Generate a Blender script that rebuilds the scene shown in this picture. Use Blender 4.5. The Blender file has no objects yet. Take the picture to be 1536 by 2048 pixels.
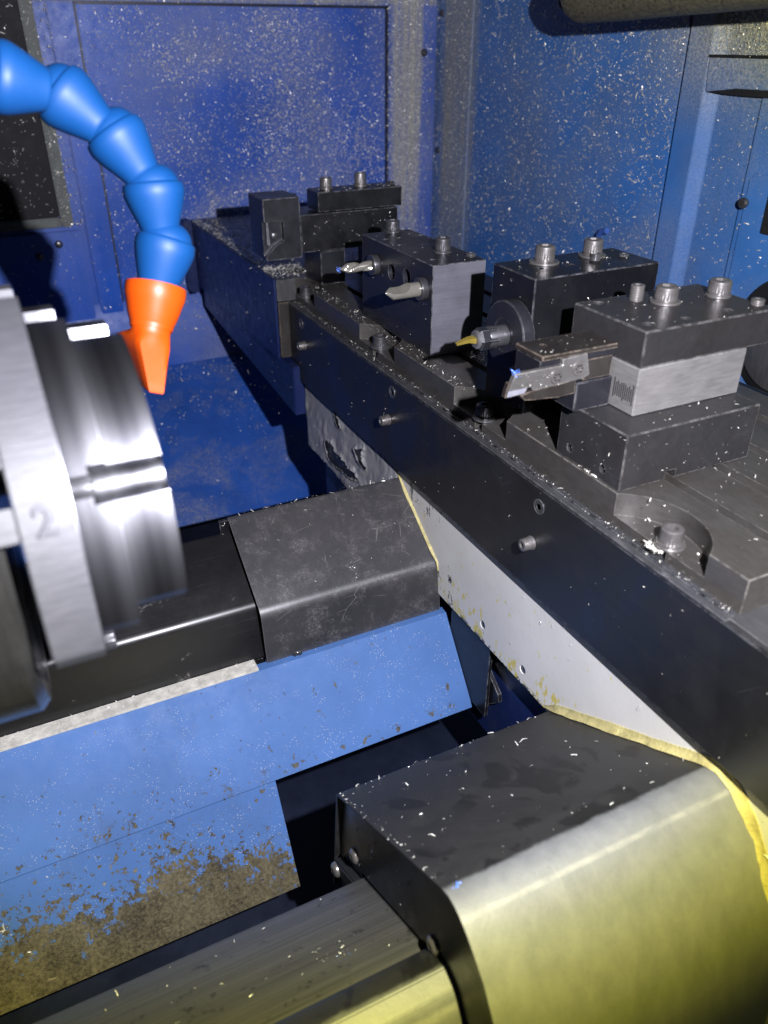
import bpy, bmesh, math, random
from mathutils import Vector, Matrix, noise as mnoise
C = bpy.context.scene.collection
S = bpy.context.scene
PI = math.pi
rnd = random.Random(7)

# ------------------------------------------------------------------ camera, light, exposure
YAW, PITCH = 0.458142975, 0.535698828
cam_d = bpy.data.cameras.new('camera')
cam = bpy.data.objects.new('camera', cam_d); C.objects.link(cam)
cam.location = (0, 0, 0.2186)
fwd = Vector((math.sin(YAW)*math.cos(PITCH), math.cos(YAW)*math.cos(PITCH), -math.sin(PITCH)))
rgt = Vector((math.cos(YAW), -math.sin(YAW), 0))
up = rgt.cross(fwd)
cam.matrix_world = Matrix(((rgt.x, up.x, -fwd.x, 0), (rgt.y, up.y, -fwd.y, 0), (rgt.z, up.z, -fwd.z, .2186), (0, 0, 0, 1)))
cam_d.sensor_fit = 'VERTICAL'; cam_d.sensor_height = 36.0; cam_d.sensor_width = 27.0
cam_d.lens = 1598.0/2048*36
cam_d.clip_start = 0.005; cam_d.clip_end = 20
cam_d.dof.use_dof = True; cam_d.dof.focus_distance = 0.60; cam_d.dof.aperture_fstop = 8.0
S.camera = cam

S.view_settings.view_transform = 'Standard'; S.view_settings.look = 'None'
S.view_settings.exposure = 0.0; S.view_settings.gamma = 1.0
S.view_settings.use_curve_mapping = False
S.cycles.max_bounces = 6; S.cycles.diffuse_bounces = 3; S.cycles.glossy_bounces = 4
S.cycles.use_denoising = True
S.cycles.sample_clamp_indirect = 4.0

w = bpy.data.worlds.new('World'); S.world = w; w.use_nodes = True
w.node_tree.nodes['Background'].inputs[0].default_value = (.55, .62, .9, 1)
w.node_tree.nodes['Background'].inputs[1].default_value = 0.014

# hand torch held to the right of the lens: white core, yellow rim, dark beyond
TORCH = Vector((.108, -.02, .262)); AIM = Vector((.16, .89, -.425)).normalized()
ld = bpy.data.lights.new('torch', 'SPOT'); lo = bpy.data.objects.new('torch', ld); C.objects.link(lo)
lo.location = TORCH; lo.rotation_euler = AIM.to_track_quat('-Z', 'Y').to_euler()
ld.energy = 38; ld.spot_size = math.radians(128); ld.spot_blend = .35; ld.shadow_soft_size = .004
ld.use_nodes = True
nt = ld.node_tree; em = nt.nodes['Emission']
tc = nt.nodes.new('ShaderNodeTexCoord'); sp = nt.nodes.new('ShaderNodeSeparateXYZ')
ab = nt.nodes.new('ShaderNodeMath'); ab.operation = 'ABSOLUTE'
ac = nt.nodes.new('ShaderNodeMath'); ac.operation = 'ARCCOSINE'
dv = nt.nodes.new('ShaderNodeMath'); dv.operation = 'DIVIDE'; dv.inputs[1].default_value = PI/3
rp = nt.nodes.new('ShaderNodeValToRGB')
nt.links.new(tc.outputs['Normal'], sp.inputs[0]); nt.links.new(sp.outputs['Z'], ab.inputs[0])
nt.links.new(ab.outputs[0], ac.inputs[0]); nt.links.new(ac.outputs[0], dv.inputs[0]); nt.links.new(dv.outputs[0], rp.inputs[0])
nt.links.new(rp.outputs[0], em.inputs['Color'])
e = rp.color_ramp; e.interpolation = 'LINEAR'
stops = [(0, (.92, .91, 1.0)), (28/60, (.90, .90, 1.0)), (32/60, (.91, .90, .95)), (35.4/60, (.91, .90, .88)),
         (37.6/60, (.87, .83, .58)), (39.5/60, (.80, .75, .33)), (42/60, (.72, .66, .17)), (44.5/60, (.42, .39, .05)), (47.5/60, (.07, .07, .02)), (1, (.0, .0, .0))]
while len(e.elements) < len(stops): e.elements.new(.5)
for el, (p, c) in zip(e.elements, stops): el.position = p; el.color = (*c, 1)

# ------------------------------------------------------------------ materials
def mat(name):
    m = bpy.data.materials.new(name); m.use_nodes = True
    return m, m.node_tree, m.node_tree.nodes['Principled BSDF']
def N(nt, typ, **kw):
    n = nt.nodes.new(typ)
    for k, v in kw.items(): setattr(n, k, v)
    return n
def L(nt, a, b): nt.links.new(a, b)
def pos(nt, scale=(1, 1, 1)):
    g = N(nt, 'ShaderNodeNewGeometry'); mp = N(nt, 'ShaderNodeMapping'); mp.inputs['Scale'].default_value = scale
    L(nt, g.outputs['Position'], mp.inputs[0]); return mp.outputs[0]
def noi(nt, vec, scale, detail=4, rough=.55, dist=0):
    n = N(nt, 'ShaderNodeTexNoise'); n.inputs['Scale'].default_value = scale; n.inputs['Detail'].default_value = detail
    n.inputs['Roughness'].default_value = rough; n.inputs['Distortion'].default_value = dist
    L(nt, vec, n.inputs['Vector']); return n.outputs['Fac']
def ramp(nt, fac, stops, interp='LINEAR'):
    r = N(nt, 'ShaderNodeValToRGB'); r.color_ramp.interpolation = interp
    while len(r.color_ramp.elements) < len(stops): r.color_ramp.elements.new(.5)
    for el, (p, c) in zip(r.color_ramp.elements, stops):
        el.position = p; el.color = (*c, 1) if isinstance(c, (tuple, list)) else (c, c, c, 1)
    L(nt, fac, r.inputs[0]); return r.outputs[0]
def mix(nt, fac, a, b):
    m = N(nt, 'ShaderNodeMix', data_type='RGBA')
    for sock, v in ((m.inputs[0], fac), (m.inputs[6], a), (m.inputs[7], b)):
        if hasattr(v, 'is_output'): L(nt, v, sock)
        elif isinstance(v, (tuple, list)): sock.default_value = (*v, 1)
        else: sock.default_value = v
    return m.outputs[2]
def math_(nt, op, a, b=0.0, clamp=False):
    m = N(nt, 'ShaderNodeMath', operation=op, use_clamp=clamp)
    for i, v in enumerate((a, b)):
        if hasattr(v, 'is_output'): L(nt, v, m.inputs[i])
        else: m.inputs[i].default_value = v
    return m.outputs[0]
def bump(nt, h, strength=.3, dist=.001, normal=None):
    b = N(nt, 'ShaderNodeBump'); b.inputs['Strength'].default_value = strength; b.inputs['Distance'].default_value = dist
    L(nt, h, b.inputs['Height'])
    if normal is not None: L(nt, normal, b.inputs['Normal'])
    return b.outputs[0]
def edge(nt, radius=.0007, lo=.02, hi=.25):
    """1 on worn convex/concave edges"""
    bv = N(nt, 'ShaderNodeBevel', samples=4); bv.inputs['Radius'].default_value = radius
    g = N(nt, 'ShaderNodeNewGeometry'); d = N(nt, 'ShaderNodeVectorMath', operation='DOT_PRODUCT')
    L(nt, bv.outputs[0], d.inputs[0]); L(nt, g.outputs['Normal'], d.inputs[1])
    s = math_(nt, 'SUBTRACT', 1.0, d.outputs['Value'])
    return ramp(nt, s, [(lo*.1, 0), (hi*.6, 1)])
def comp(nt, ax):
    g = N(nt, 'ShaderNodeNewGeometry'); s = N(nt, 'ShaderNodeSeparateXYZ'); L(nt, g.outputs['Position'], s.inputs[0])
    return s.outputs['XYZ'.index(ax)]
def maprange(nt, v, a, b, c=0., d=1.):
    m = N(nt, 'ShaderNodeMapRange', interpolation_type='SMOOTHSTEP'); L(nt, v, m.inputs[0])
    for i, x in enumerate((a, b, c, d)): m.inputs[i+1].default_value = x
    return m.outputs[0]

def steel(name, base, rough, metal=.8, grain=(1, 1, 1), grain_amt=.12, wear=.5, wear_col=(.45, .44, .44), stain=None, spec=.75, edge_r=.0006):
    m, t, b = mat(name)
    g = noi(t, pos(t, grain), 260, 5, .7)
    n2 = noi(t, pos(t), 38, 5, .65)
    n3 = noi(t, pos(t), 600, 2, .6)
    c1 = mix(t, ramp(t, n2, [(.3, 0), (.72, 1)]), [x*.86 for x in base], [min(1, x*1.12) for x in base])
    c1 = mix(t, math_(t, 'MULTIPLY', ramp(t, g, [(.35, 0), (.7, 1)]), grain_amt*2), c1, [min(1, x*1.9) for x in base])
    if stain:
        n4 = noi(t, pos(t), 22, 6, .7, .6)
        c1 = mix(t, math_(t, 'MULTIPLY', ramp(t, n4, [(.40, 0), (.75, 1)]), .55), c1, stain)
    # fine scratches
    v = N(t, 'ShaderNodeTexVoronoi', feature='DISTANCE_TO_EDGE'); v.inputs['Scale'].default_value = 55
    L(t, pos(t, (1.0, .25, .6)), v.inputs['Vector'])
    sc = math_(t, 'MULTIPLY', ramp(t, v.outputs['Distance'], [(0, 1), (.006, 0)]), ramp(t, n2, [(.5, 0), (.65, .35)]))
    c1 = mix(t, sc, c1, [min(1, x*2.2+.03) for x in base])
    if wear:
        wn = math_(t, 'MULTIPLY', edge(t, edge_r), ramp(t, noi(t, pos(t), 150, 4, .7), [(.40, .08), (.62, 1)]))
        c1 = mix(t, math_(t, 'MULTIPLY', wn, min(1, wear*1.6)), c1, wear_col)
    L(t, c1, b.inputs['Base Color'])
    b.inputs['Metallic'].default_value = metal
    b.inputs['Specular IOR Level'].default_value = spec
    oil = ramp(t, noi(t, pos(t, (1, 1, .6)), 16, 5, .65, .5), [(.50, 0), (.60, 1)])
    L(t, mix(t, math_(t, 'MULTIPLY', oil, .6), ramp(t, n2, [(.25, max(.05, rough-.1)), (.75, rough+.1)]), (max(.12, rough-.2),)*3), b.inputs['Roughness'])
    L(t, bump(t, math_(t, 'ADD', math_(t, 'MULTIPLY', g, .6), math_(t, 'MULTIPLY', n3, .5)), .10, .0006), b.inputs['Normal'])
    return m

M = {}
M['black_oxide'] = steel('black_oxide_steel', (.020, .020, .026), .38, .45, (1, 1, 1), .15, .55)
M['black_oxide_brushed'] = steel('brushed_black_steel', (.021, .0215, .029), .40, .45, (1, .15, 1), .2, .6)
M['ground_end'] = steel('freshly_ground_end_face', (.125, .125, .150), .42, .35, (.12, .3, 1.6), .15, .3)
M['dark_gloss'] = steel('dark_smooth_steel', (.0075, .0078, .010), .38, .3, (1, 1, 1), .1, .5, (.3, .3, .32))
M['plate'] = steel('blued_guard_plate', (.0085, .0085, .0095), .42, .12, (1, .1, 1), .15, .35, (.25, .25, .27))
M['table'] = steel('aged_table_steel', (.068, .064, .060), .40, .45, (1, .3, 1), .2, .45, (.5, .47, .42), stain=(.056, .046, .035))
M['table_side'] = steel('milled_table_edge', (.060, .060, .064), .42, .5, (1, .2, 1), .25, .3)
M['milled'] = steel('bright_milled_steel', (.17, .168, .178), .38, .7, (1, 1, .2), .2, .3, (.7, .7, .7))
M['ground'] = steel('ground_grey_steel', (.185, .178, .172), .45, .4, (.3, .3, 2), .2, .3, (.6, .6, .6))
M['tool_post'] = steel('worn_tool_post_steel', (.040, .039, .041), .38, .5, (1, 1, 1), .15, .75, (.5, .48, .45), stain=(.036, .030, .026))
M['brown_steel'] = steel('oily_brown_steel', (.028, .0245, .022), .45, .4, (1, 1, 1), .2, .5, (.45, .36, .28), stain=(.018, .013, .010))
M['screw'] = steel('bright_screw_steel', (.20, .188, .18), .38, .75, (1, 1, 1), .2, .5, (.5, .48, .45))
M['screw_dark'] = steel('dark_screw_steel', (.085, .084, .09), .36, .7, (1, 1, 1), .2, .6, (.5, .5, .5))
M['chrome'] = steel('polished_tool_steel', (.34, .325, .28), .24, .6, (1, 1, 1), .1, .2, (.9, .9, .85))
M['gold'] = steel('gold_coated_carbide', (.33, .25, .045), .28, .6, (1, 1, 1), .1, .2, (.9, .8, .4))
M['carbide'] = steel('pale_carbide', (.22, .22, .26), .4, .3, (1, 1, 1), .2, .2)
M['blade'] = steel('worn_blade_steel', (.13, .127, .124), .40, .5, (.3, 1, 1), .2, .4, (.7, .68, .62), stain=(.06, .05, .044))

def aluminium():
    m, t, b = mat('turned_aluminium')
    g = noi(t, pos(t, (6, .2, .2)), 240, 5, .7)
    n2 = noi(t, pos(t), 30, 4, .6)
    bd = noi(t, pos(t, (1, .004, .004)), 75, 2, .5)
    L(t, mix(t, ramp(t, bd, [(.38, 0), (.6, 1)]), (.072, .072, .080), (.122, .122, .130)), b.inputs['Base Color'])
    b.inputs['Metallic'].default_value = 1
    L(t, ramp(t, bd, [(.36, .27), (.64, .33)]), b.inputs['Roughness'])
    b.inputs['Anisotropic'].default_value = .6
    tg = N(t, 'ShaderNodeTangent', direction_type='RADIAL', axis='X'); L(t, tg.outputs[0], b.inputs['Tangent'])
    L(t, bump(t, g, .05, .0005), b.inputs['Normal'])
    return m
M['aluminium'] = aluminium()
def alu_face():
    m, t, b = mat('milled_aluminium_face')
    g = noi(t, pos(t, (.3, 2, 2)), 300, 4, .7)
    L(t, mix(t, ramp(t, g, [(.3, 0), (.7, 1)]), (.056, .056, .063), (.084, .084, .091)), b.inputs['Base Color'])
    b.inputs['Metallic'].default_value = .25; b.inputs['Roughness'].default_value = .5
    L(t, bump(t, g, .2, .001), b.inputs['Normal'])
    return m
M['alu_face'] = alu_face()

def paint(name, base, rough=.36, dust=None, wear=None, speck=.0, spec=.4):
    """enamel paint: base colour, orange-peel bump, optional dust mask / chipped areas (builder callbacks)"""
    m, t, b = mat(name)
    n1 = noi(t, pos(t), 9, 4, .6); n2 = noi(t, pos(t), 420, 3, .6); n3 = noi(t, pos(t), 90, 4, .6)
    c = mix(t, ramp(t, n1, [(.3, 0), (.7, 1)]), [x*.82 for x in base], [min(1, x*1.15) for x in base])
    sm = ramp(t, noi(t, pos(t, (1, 1, .35)), 28, 6, .7, .4), [(.55, 0), (.72, .35)])
    c = mix(t, sm, c, [x*.45+.03 for x in base])
    rg = ramp(t, n3, [(.3, rough-.08), (.7, rough+.12)])
    h = math_(t, 'MULTIPLY', n2, .35)
    if speck:
        v = N(t, 'ShaderNodeTexVoronoi'); v.inputs['Scale'].default_value = 520; L(t, pos(t), v.inputs['Vector'])
        s = ramp(t, v.outputs['Distance'], [(.12, 1), (.3, 0)])
        v2 = math_(t, 'MULTIPLY', s, ramp(t, noi(t, pos(t), 60, 5, .7), [(.48, 0), (.6, 1)]))
        h = math_(t, 'ADD', h, math_(t, 'MULTIPLY', v2, speck))
        c = mix(t, math_(t, 'MULTIPLY', v2, .55), c, (.45, .47, .52))
    if dust:
        d, dc = dust(t)
        c = mix(t, d, c, dc); rg = mix(t, d, rg, (.75, .75, .75)); h = math_(t, 'ADD', h, math_(t, 'MULTIPLY', d, 1.0))
    if wear:
        wmask, wc = wear(t)
        c = mix(t, wmask, c, wc); rg = mix(t, wmask, rg, (.6, .6, .6)); h = math_(t, 'SUBTRACT', h, math_(t, 'MULTIPLY', wmask, math_(t, 'ADD', .8, math_(t, 'MULTIPLY', noi(t, pos(t), 260, 5, .75), 3.0))))
    L(t, c, b.inputs['Base Color']); L(t, rg, b.inputs['Roughness'])
    b.inputs['Specular IOR Level'].default_value = spec
    L(t, bump(t, h, .35, .0006), b.inputs['Normal'])
    return m
BLUE = (.011, .082, .45)
def dust_rear(t):
    x = comp(t, 'X'); z = comp(t, 'Z')
    band = math_(t, 'MULTIPLY', maprange(t, x, .575, .60), 1.0)
    gap = math_(t, 'SUBTRACT', 1.0, math_(t, 'MULTIPLY', maprange(t, x, .632, .642), .75))
    top = maprange(t, z, .250, .262)
    base = math_(t, 'MAXIMUM', math_(t, 'MULTIPLY', band, gap), top)
    left = math_(t, 'MULTIPLY', maprange(t, x, .152, .132), .18)
    base = math_(t, 'MAXIMUM', base, left)
    low = maprange(t, z, -.12, .06, .35, 1.)
    streak = noi(t, pos(t, (40, 1, 1.2)), 3.0, 4, .6); fine = noi(t, pos(t), 330, 5, .8)
    v = math_(t, 'MULTIPLY', base, math_(t, 'MULTIPLY', low, ramp(t, streak, [(.25, .35), (.6, 1)])))
    mid = math_(t, 'MULTIPLY', ramp(t, noi(t, pos(t), 7, 4, .6), [(.38, .05), (.70, .45)]), maprange(t, x, .15, .30))
    v = math_(t, 'MAXIMUM', v, mid)
    f = math_(t, 'MULTIPLY', v, ramp(t, fine, [(.28, .55), (.50, 1)]), True)
    return f, mix(t, ramp(t, noi(t, pos(t), 500, 3, .7), [(.35, 0), (.65, 1)]), (.12, .12, .105), (.52, .50, .43))
def dust_right(t):
    y = comp(t, 'Y'); z = comp(t, 'Z')
    band = maprange(t, y, 1.045, 1.075)
    blu = math_(t, 'SUBTRACT', 1.0, math_(t, 'MULTIPLY', maprange(t, y, 1.135, 1.15), .7))
    hi = math_(t, 'MULTIPLY', maprange(t, z, .11, .24), maprange(t, y, .80, .62))
    streak = noi(t, pos(t, (1, 40, 1.2)), 3.0, 4, .6); fine = noi(t, pos(t), 330, 5, .8)
    v = math_(t, 'MULTIPLY', math_(t, 'MULTIPLY', band, blu), ramp(t, streak, [(.25, .4), (.6, 1)]))
    low = maprange(t, z, -.12, .06, .35, 1.)
    v = math_(t, 'MAXIMUM', math_(t, 'MULTIPLY', v, low), math_(t, 'MULTIPLY', hi, .95))
    v = math_(t, 'MAXIMUM', v, ramp(t, noi(t, pos(t), 8, 4, .6), [(.42, .02), (.7, .30)]))
    f = math_(t, 'MULTIPLY', v, ramp(t, fine, [(.30, .4), (.56, 1)]), True)
    return f, mix(t, ramp(t, noi(t, pos(t), 500, 3, .7), [(.35, 0), (.65, 1)]), (.13, .13, .11), (.46, .44, .38))
M['rear_paint'] = paint('chip_dusted_blue_enamel', BLUE, .38, dust_rear)
M['right_paint'] = paint('chip_dusted_lit_enamel', (.038, .145, .42), .42, dust_right)  # same blue paint, torch's yellow tint and brightness put into the colour
M['blue'] = paint('blue_enamel', BLUE, .34)
def dust_tray(t):
    n = ramp(t, noi(t, pos(t, (1, 1.5, 1)), 11, 6, .7, .3), [(.48, 0), (.68, 1)]); f = noi(t, pos(t), 330, 5, .8)
    return math_(t, 'MULTIPLY', n, ramp(t, f, [(.40, 0), (.60, .7)])), mix(t, f, (.12, .12, .12), (.40, .39, .37))
M['tray'] = paint('dusty_tray_enamel', (.022, .085, .36), .38, dust_tray)
M['navy'] = paint('dark_blue_enamel', (.008, .017, .075), .36)
def wear_ramp(t):
    x = comp(t, 'X'); z = comp(t, 'Z')
    n = noi(t, pos(t, (1, 1, .8)), 120, 9, .74, .2); nb = noi(t, pos(t), 7, 3, .6); nf = noi(t, pos(t, (1, 1, .6)), 120, 6, .7)
    # bare metal spreads from the bottom left corner upwards
    zz = math_(t, 'SUBTRACT', -.272, z)                      # distance below the fold
    g = math_(t, 'ADD', math_(t, 'MULTIPLY', zz, 6.0), math_(t, 'MULTIPLY', math_(t, 'SUBTRACT', nb, .5), .75))
    g = math_(t, 'SUBTRACT', g, math_(t, 'MULTIPLY', maprange(t, x, .02, .11), .20))
    g = math_(t, 'ADD', g, .06)
    a = ramp(t, math_(t, 'ADD', math_(t, 'MULTIPLY', n, 1.25), math_(t, 'MINIMUM', math_(t, 'MULTIPLY', g, 1.25), .6)), [(.93, 0), (.945, 1)])
    f = ramp(t, math_(t, 'ADD', nf, math_(t, 'MULTIPLY', nb, .12)), [(.715, 0), (.725, 1)])
    f2 = math_(t, 'MULTIPLY', ramp(t, noi(t, pos(t, (1, 1, .7)), 210, 5, .7), [(.66, 0), (.69, 1)]),
               ramp(t, noi(t, pos(t), 16, 3, .5), [(.5, 0), (.62, 1)]))
    ed = math_(t, 'MULTIPLY', maprange(t, z, -.262, -.268), maprange(t, z, -.274, -.2695))
    f3 = math_(t, 'MULTIPLY', ed, ramp(t, noi(t, pos(t), 110, 6, .7), [(.585, 0), (.60, 1)]))
    g5 = math_(t, 'MULTIPLY', math_(t, 'ADD', g, .10), .55)
    a2 = ramp(t, math_(t, 'ADD', noi(t, pos(t, (1, 1, .8)), 230, 5, .7), math_(t, 'MINIMUM', math_(t, 'MAXIMUM', g5, -.2), .22)), [(.70, 0), (.715, 1)])
    a = math_(t, 'MAXIMUM', a, a2)
    wm = math_(t, 'MAXIMUM', math_(t, 'MAXIMUM', a, f), math_(t, 'MAXIMUM', f2, f3))
    col = mix(t, ramp(t, math_(t, 'ADD', math_(t, 'MULTIPLY', noi(t, pos(t), 420, 5, .8), .6), math_(t, 'MULTIPLY', noi(t, pos(t, (1, 1, .6)), 40, 6, .75), .4)), [(.38, 0), (.62, 1)]), (.018, .015, .009), (.135, .116, .068))
    sc = math_(t, 'MULTIPLY', ramp(t, noi(t, pos(t, (1, 5, .8)), 46, 3, .6, .3), [(.60, 0), (.68, 1)]), ramp(t, noi(t, pos(t), 18, 2), [(.52, 0), (.6, 1)]))
    col = mix(t, sc, col, (.24, .21, .13))
    return wm, col
M['ramp_paint'] = paint('chipped_blue_enamel', (.055, .125, .305), .55, None, wear_ramp, 1.6, .22)

def cover_mat():
    m, t, b = mat('scuffed_black_cover')
    n = noi(t, pos(t), 48, 10, .82, .2); f = noi(t, pos(t), 700, 5, .8); n2 = noi(t, pos(t), 14, 4, .6)
    c = mix(t, ramp(t, n2, [(.3, 0), (.7, 1)]), (.021, .021, .024), (.040, .038, .040))
    d = math_(t, 'MULTIPLY', ramp(t, n, [(.50, 0), (.60, 1)]), ramp(t, f, [(.46, 0), (.60, 1)]))
    c = mix(t, math_(t, 'MULTIPLY', d, .6), c, (.14, .13, .13))
    v = N(t, 'ShaderNodeTexVoronoi', feature='DISTANCE_TO_EDGE'); v.inputs['Scale'].default_value = 38
    L(t, pos(t, (.5, 1.2, 1)), v.inputs['Vector'])
    s = math_(t, 'MULTIPLY', ramp(t, v.outputs['Distance'], [(0, 1), (.008, 0)]), ramp(t, noi(t, pos(t), 50, 2), [(.52, 0), (.62, .6)]))
    c = mix(t, s, c, (.2, .19, .18))
    c = mix(t, math_(t, 'MULTIPLY', edge(t, .0008), .35), c, (.3, .3, .3))
    L(t, c, b.inputs['Base Color']); b.inputs['Specular IOR Level'].default_value = .7
    L(t, ramp(t, n, [(.3, .30), (.7, .44)]), b.inputs['Roughness']); b.inputs['Specular IOR Level'].default_value = 1.0
    L(t, bump(t, math_(t, 'ADD', f, math_(t, 'MULTIPLY', n, .5)), .10, .0004), b.inputs['Normal'])
    return m
M['cover'] = cover_mat()
def cover2_mat():
    m, t, b = mat('matt_black_cover')
    n = noi(t, pos(t), 26, 6, .7, .4); f = noi(t, pos(t), 520, 4, .7)
    c = mix(t, ramp(t, n, [(.3, 0), (.7, 1)]), (.013, .013, .0135), (.022, .0217, .0217))
    y = comp(t, 'Y'); x = comp(t, 'X')
    # finger wiped marks
    wv = noi(t, pos(t, (1.2, .6, 1)), 30, 3, .5, .8)
    wipe = math_(t, 'MULTIPLY', ramp(t, wv, [(.56, 0), (.60, 1)]), ramp(t, noi(t, pos(t), 12, 2), [(.44, 0), (.50, 1)]))
    c = mix(t, math_(t, 'MULTIPLY', wipe, .7), c, (.004, .004, .004))
    # lighter grey on the rounded front
    fr = maprange(t, math_(t, 'ADD', y, math_(t, 'MULTIPLY', math_(t, 'SUBTRACT', noi(t, pos(t, (1, 1, 1)), 60, 6, .7), .5), .006)), .1905, .1870)
    ln = noi(t, pos(t, (1.5, 1.5, .25)), 60, 5, .7)
    film = mix(t, ramp(t, ln, [(.35, 0), (.7, 1)]), (.108, .112, .118), (.142, .146, .150))
    c = mix(t, math_(t, 'MULTIPLY', fr, ramp(t, n, [(.2, .90), (.5, 1)])), c, film)
    bend_hl = math_(t, 'MULTIPLY', math_(t, 'MULTIPLY', maprange(t, y, .1700, .1716), maprange(t, y, .1740, .1722)), ramp(t, noi(t, pos(t, (1, 3, 3)), 90, 4, .7), [(.35, .2), (.6, .9)]))
    c = mix(t, math_(t, 'MULTIPLY', bend_hl, .28), c, (.42, .41, .37))  # highlight along the bend, painted into the colour
    st = math_(t, 'MULTIPLY', fr, ramp(t, noi(t, pos(t, (9, .6, .6)), 34, 4, .6), [(.70, 0), (.76, .12)]))
    c = mix(t, st, c, (.30, .29, .26))
    L(t, c, b.inputs['Base Color']); b.inputs['Specular IOR Level'].default_value = .6
    L(t, mix(t, fr, ramp(t, n, [(.3, .42), (.7, .56)]), (.52, .52, .52)), b.inputs['Roughness'])
    L(t, bump(t, math_(t, 'ADD', f, math_(t, 'MULTIPLY', ln, .9)), .20, .0006), b.inputs['Normal'])
    return m
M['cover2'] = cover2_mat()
def rail_brushed():
    m, t, b = mat('brushed_rail_cover')
    g = noi(t, pos(t, (.008, 2.2, 2.2)), 700, 5, .75); n = noi(t, pos(t), 25, 5, .7)
    c = mix(t, ramp(t, g, [(.34, 0), (.70, 1)]), (.060, .060, .063), (.155, .153, .15))
    c = mix(t, math_(t, 'MULTIPLY', ramp(t, noi(t, pos(t), 110, 5, .7), [(.6, 0), (.66, 1)]), .7), c, (.03, .03, .03))
    L(t, c, b.inputs['Base Color']); b.inputs['Metallic'].default_value = .6
    L(t, ramp(t, n, [(.3, .35), (.7, .5)]), b.inputs['Roughness'])
    L(t, bump(t, g, .15, .0008), b.inputs['Normal'])
    return m
M['rail_brushed'] = rail_brushed()
def rail_black():
    m, t, b = mat('glossy_black_rail')
    g = noi(t, pos(t, (.02, 1.3, 1.3)), 420, 5, .7); n = noi(t, pos(t), 30, 6, .7)
    c = mix(t, math_(t, 'MULTIPLY', ramp(t, g, [(.62, 0), (.72, 1)]), .5), (.006, .006, .007), (.06, .06, .06))
    d = math_(t, 'MULTIPLY', ramp(t, n, [(.62, 0), (.66, 1)]), ramp(t, noi(t, pos(t), 300, 4, .7), [(.45, 0), (.5, 1)]))
    c = mix(t, math_(t, 'MULTIPLY', d, .5), c, (.17, .16, .15))
    L(t, c, b.inputs['Base Color']); b.inputs['Specular IOR Level'].default_value = .5
    L(t, ramp(t, n, [(.3, .26), (.7, .38)]), b.inputs['Roughness'])
    L(t, bump(t, g, .10, .0005), b.inputs['Normal'])
    return m
M['rail_black'] = rail_black()

def white_paint():
    m, t, b = mat('chipped_grey_white_paint')
    y = comp(t, 'Y'); z = comp(t, 'Z')
    n = noi(t, pos(t), 12, 5, .6); n1 = noi(t, pos(t, (1, 1, .5)), 190, 6, .72); n2 = noi(t, pos(t), 34, 3, .5)
    c = mix(t, ramp(t, n, [(.3, 0), (.7, 1)]), (.50, .49, .47), (.60, .59, .565))
    # yellow filler showing through in specks, thicker along the lower rim
    low = maprange(t, z, -.150, -.188)
    thr = math_(t, 'ADD', n1, math_(t, 'MULTIPLY', low, .10))
    ys = math_(t, 'MULTIPLY', ramp(t, thr, [(.61, 0), (.635, 1)]), ramp(t, math_(t, 'ADD', n2, math_(t, 'MULTIPLY', low, .15)), [(.47, 0), (.58, 1)]))
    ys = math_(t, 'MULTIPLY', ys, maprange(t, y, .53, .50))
    c = mix(t, ys, c, (.52, .44, .10))
    # torn, dark patches
    n3 = noi(t, pos(t, (1, .8, 1.1)), 21, 7, .62, .9)
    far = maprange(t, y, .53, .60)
    pk = ramp(t, math_(t, 'ADD', n3, math_(t, 'MULTIPLY', far, .07)), [(.70, 0), (.707, 1)])
    pk = math_(t, 'MULTIPLY', pk, far)
    ck = N(t, 'ShaderNodeTexVoronoi', feature='DISTANCE_TO_EDGE'); ck.inputs['Scale'].default_value = 17
    wv = N(t, 'ShaderNodeVectorMath', operation='ADD'); L(t, pos(t), wv.inputs[0])
    nn = N(t, 'ShaderNodeTexNoise'); nn.inputs['Scale'].default_value = 30; nn.inputs['Detail'].default_value = 5
    sc = N(t, 'ShaderNodeVectorMath', operation='SCALE'); sc.inputs['Scale'].default_value = .035
    L(t, nn.outputs['Color'], sc.inputs[0]); L(t, sc.outputs[0], wv.inputs[1]); L(t, wv.outputs[0], ck.inputs['Vector'])
    crack = math_(t, 'MULTIPLY', ramp(t, ck.outputs['Distance'], [(.004, 1), (.016, 0)]), math_(t, 'MULTIPLY', far, ramp(t, noi(t, pos(t), 24, 2), [(.46, 0), (.54, 1)])))
    # rim chips
    rim = math_(t, 'MAXIMUM', maprange(t, z, -.1085, -.1045), maprange(t, z, -.185, -.189))
    rc = math_(t, 'MULTIPLY', rim, ramp(t, noi(t, pos(t), 130, 5, .7), [(.5, 0), (.54, 1)]))
    # corner scrape beside the rear cover
    scr = math_(t, 'MULTIPLY', math_(t, 'MULTIPLY', maprange(t, y, .440, .452), maprange(t, y, .535, .520)), ramp(t, noi(t, pos(t, (1, 1, .5)), 90, 6, .75), [(.585, 0), (.61, 1)]))
    dark = math_(t, 'MAXIMUM', math_(t, 'MAXIMUM', pk, crack), math_(t, 'MAXIMUM', rc, scr))
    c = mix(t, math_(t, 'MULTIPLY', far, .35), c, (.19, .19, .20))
    c = mix(t, dark, c, (.028, .03, .034))
    L(t, c, b.inputs['Base Color']); b.inputs['Roughness'].default_value = .45
    h = math_(t, 'SUBTRACT', math_(t, 'ADD', math_(t, 'MULTIPLY', noi(t, pos(t), 300, 3), .12), math_(t, 'MULTIPLY', n3, math_(t, 'MULTIPLY', far, 1.2))), math_(t, 'MULTIPLY', dark, .6))
    L(t, bump(t, h, .5, .0015), b.inputs['Normal'])
    return m
M['white'] = white_paint()

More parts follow.
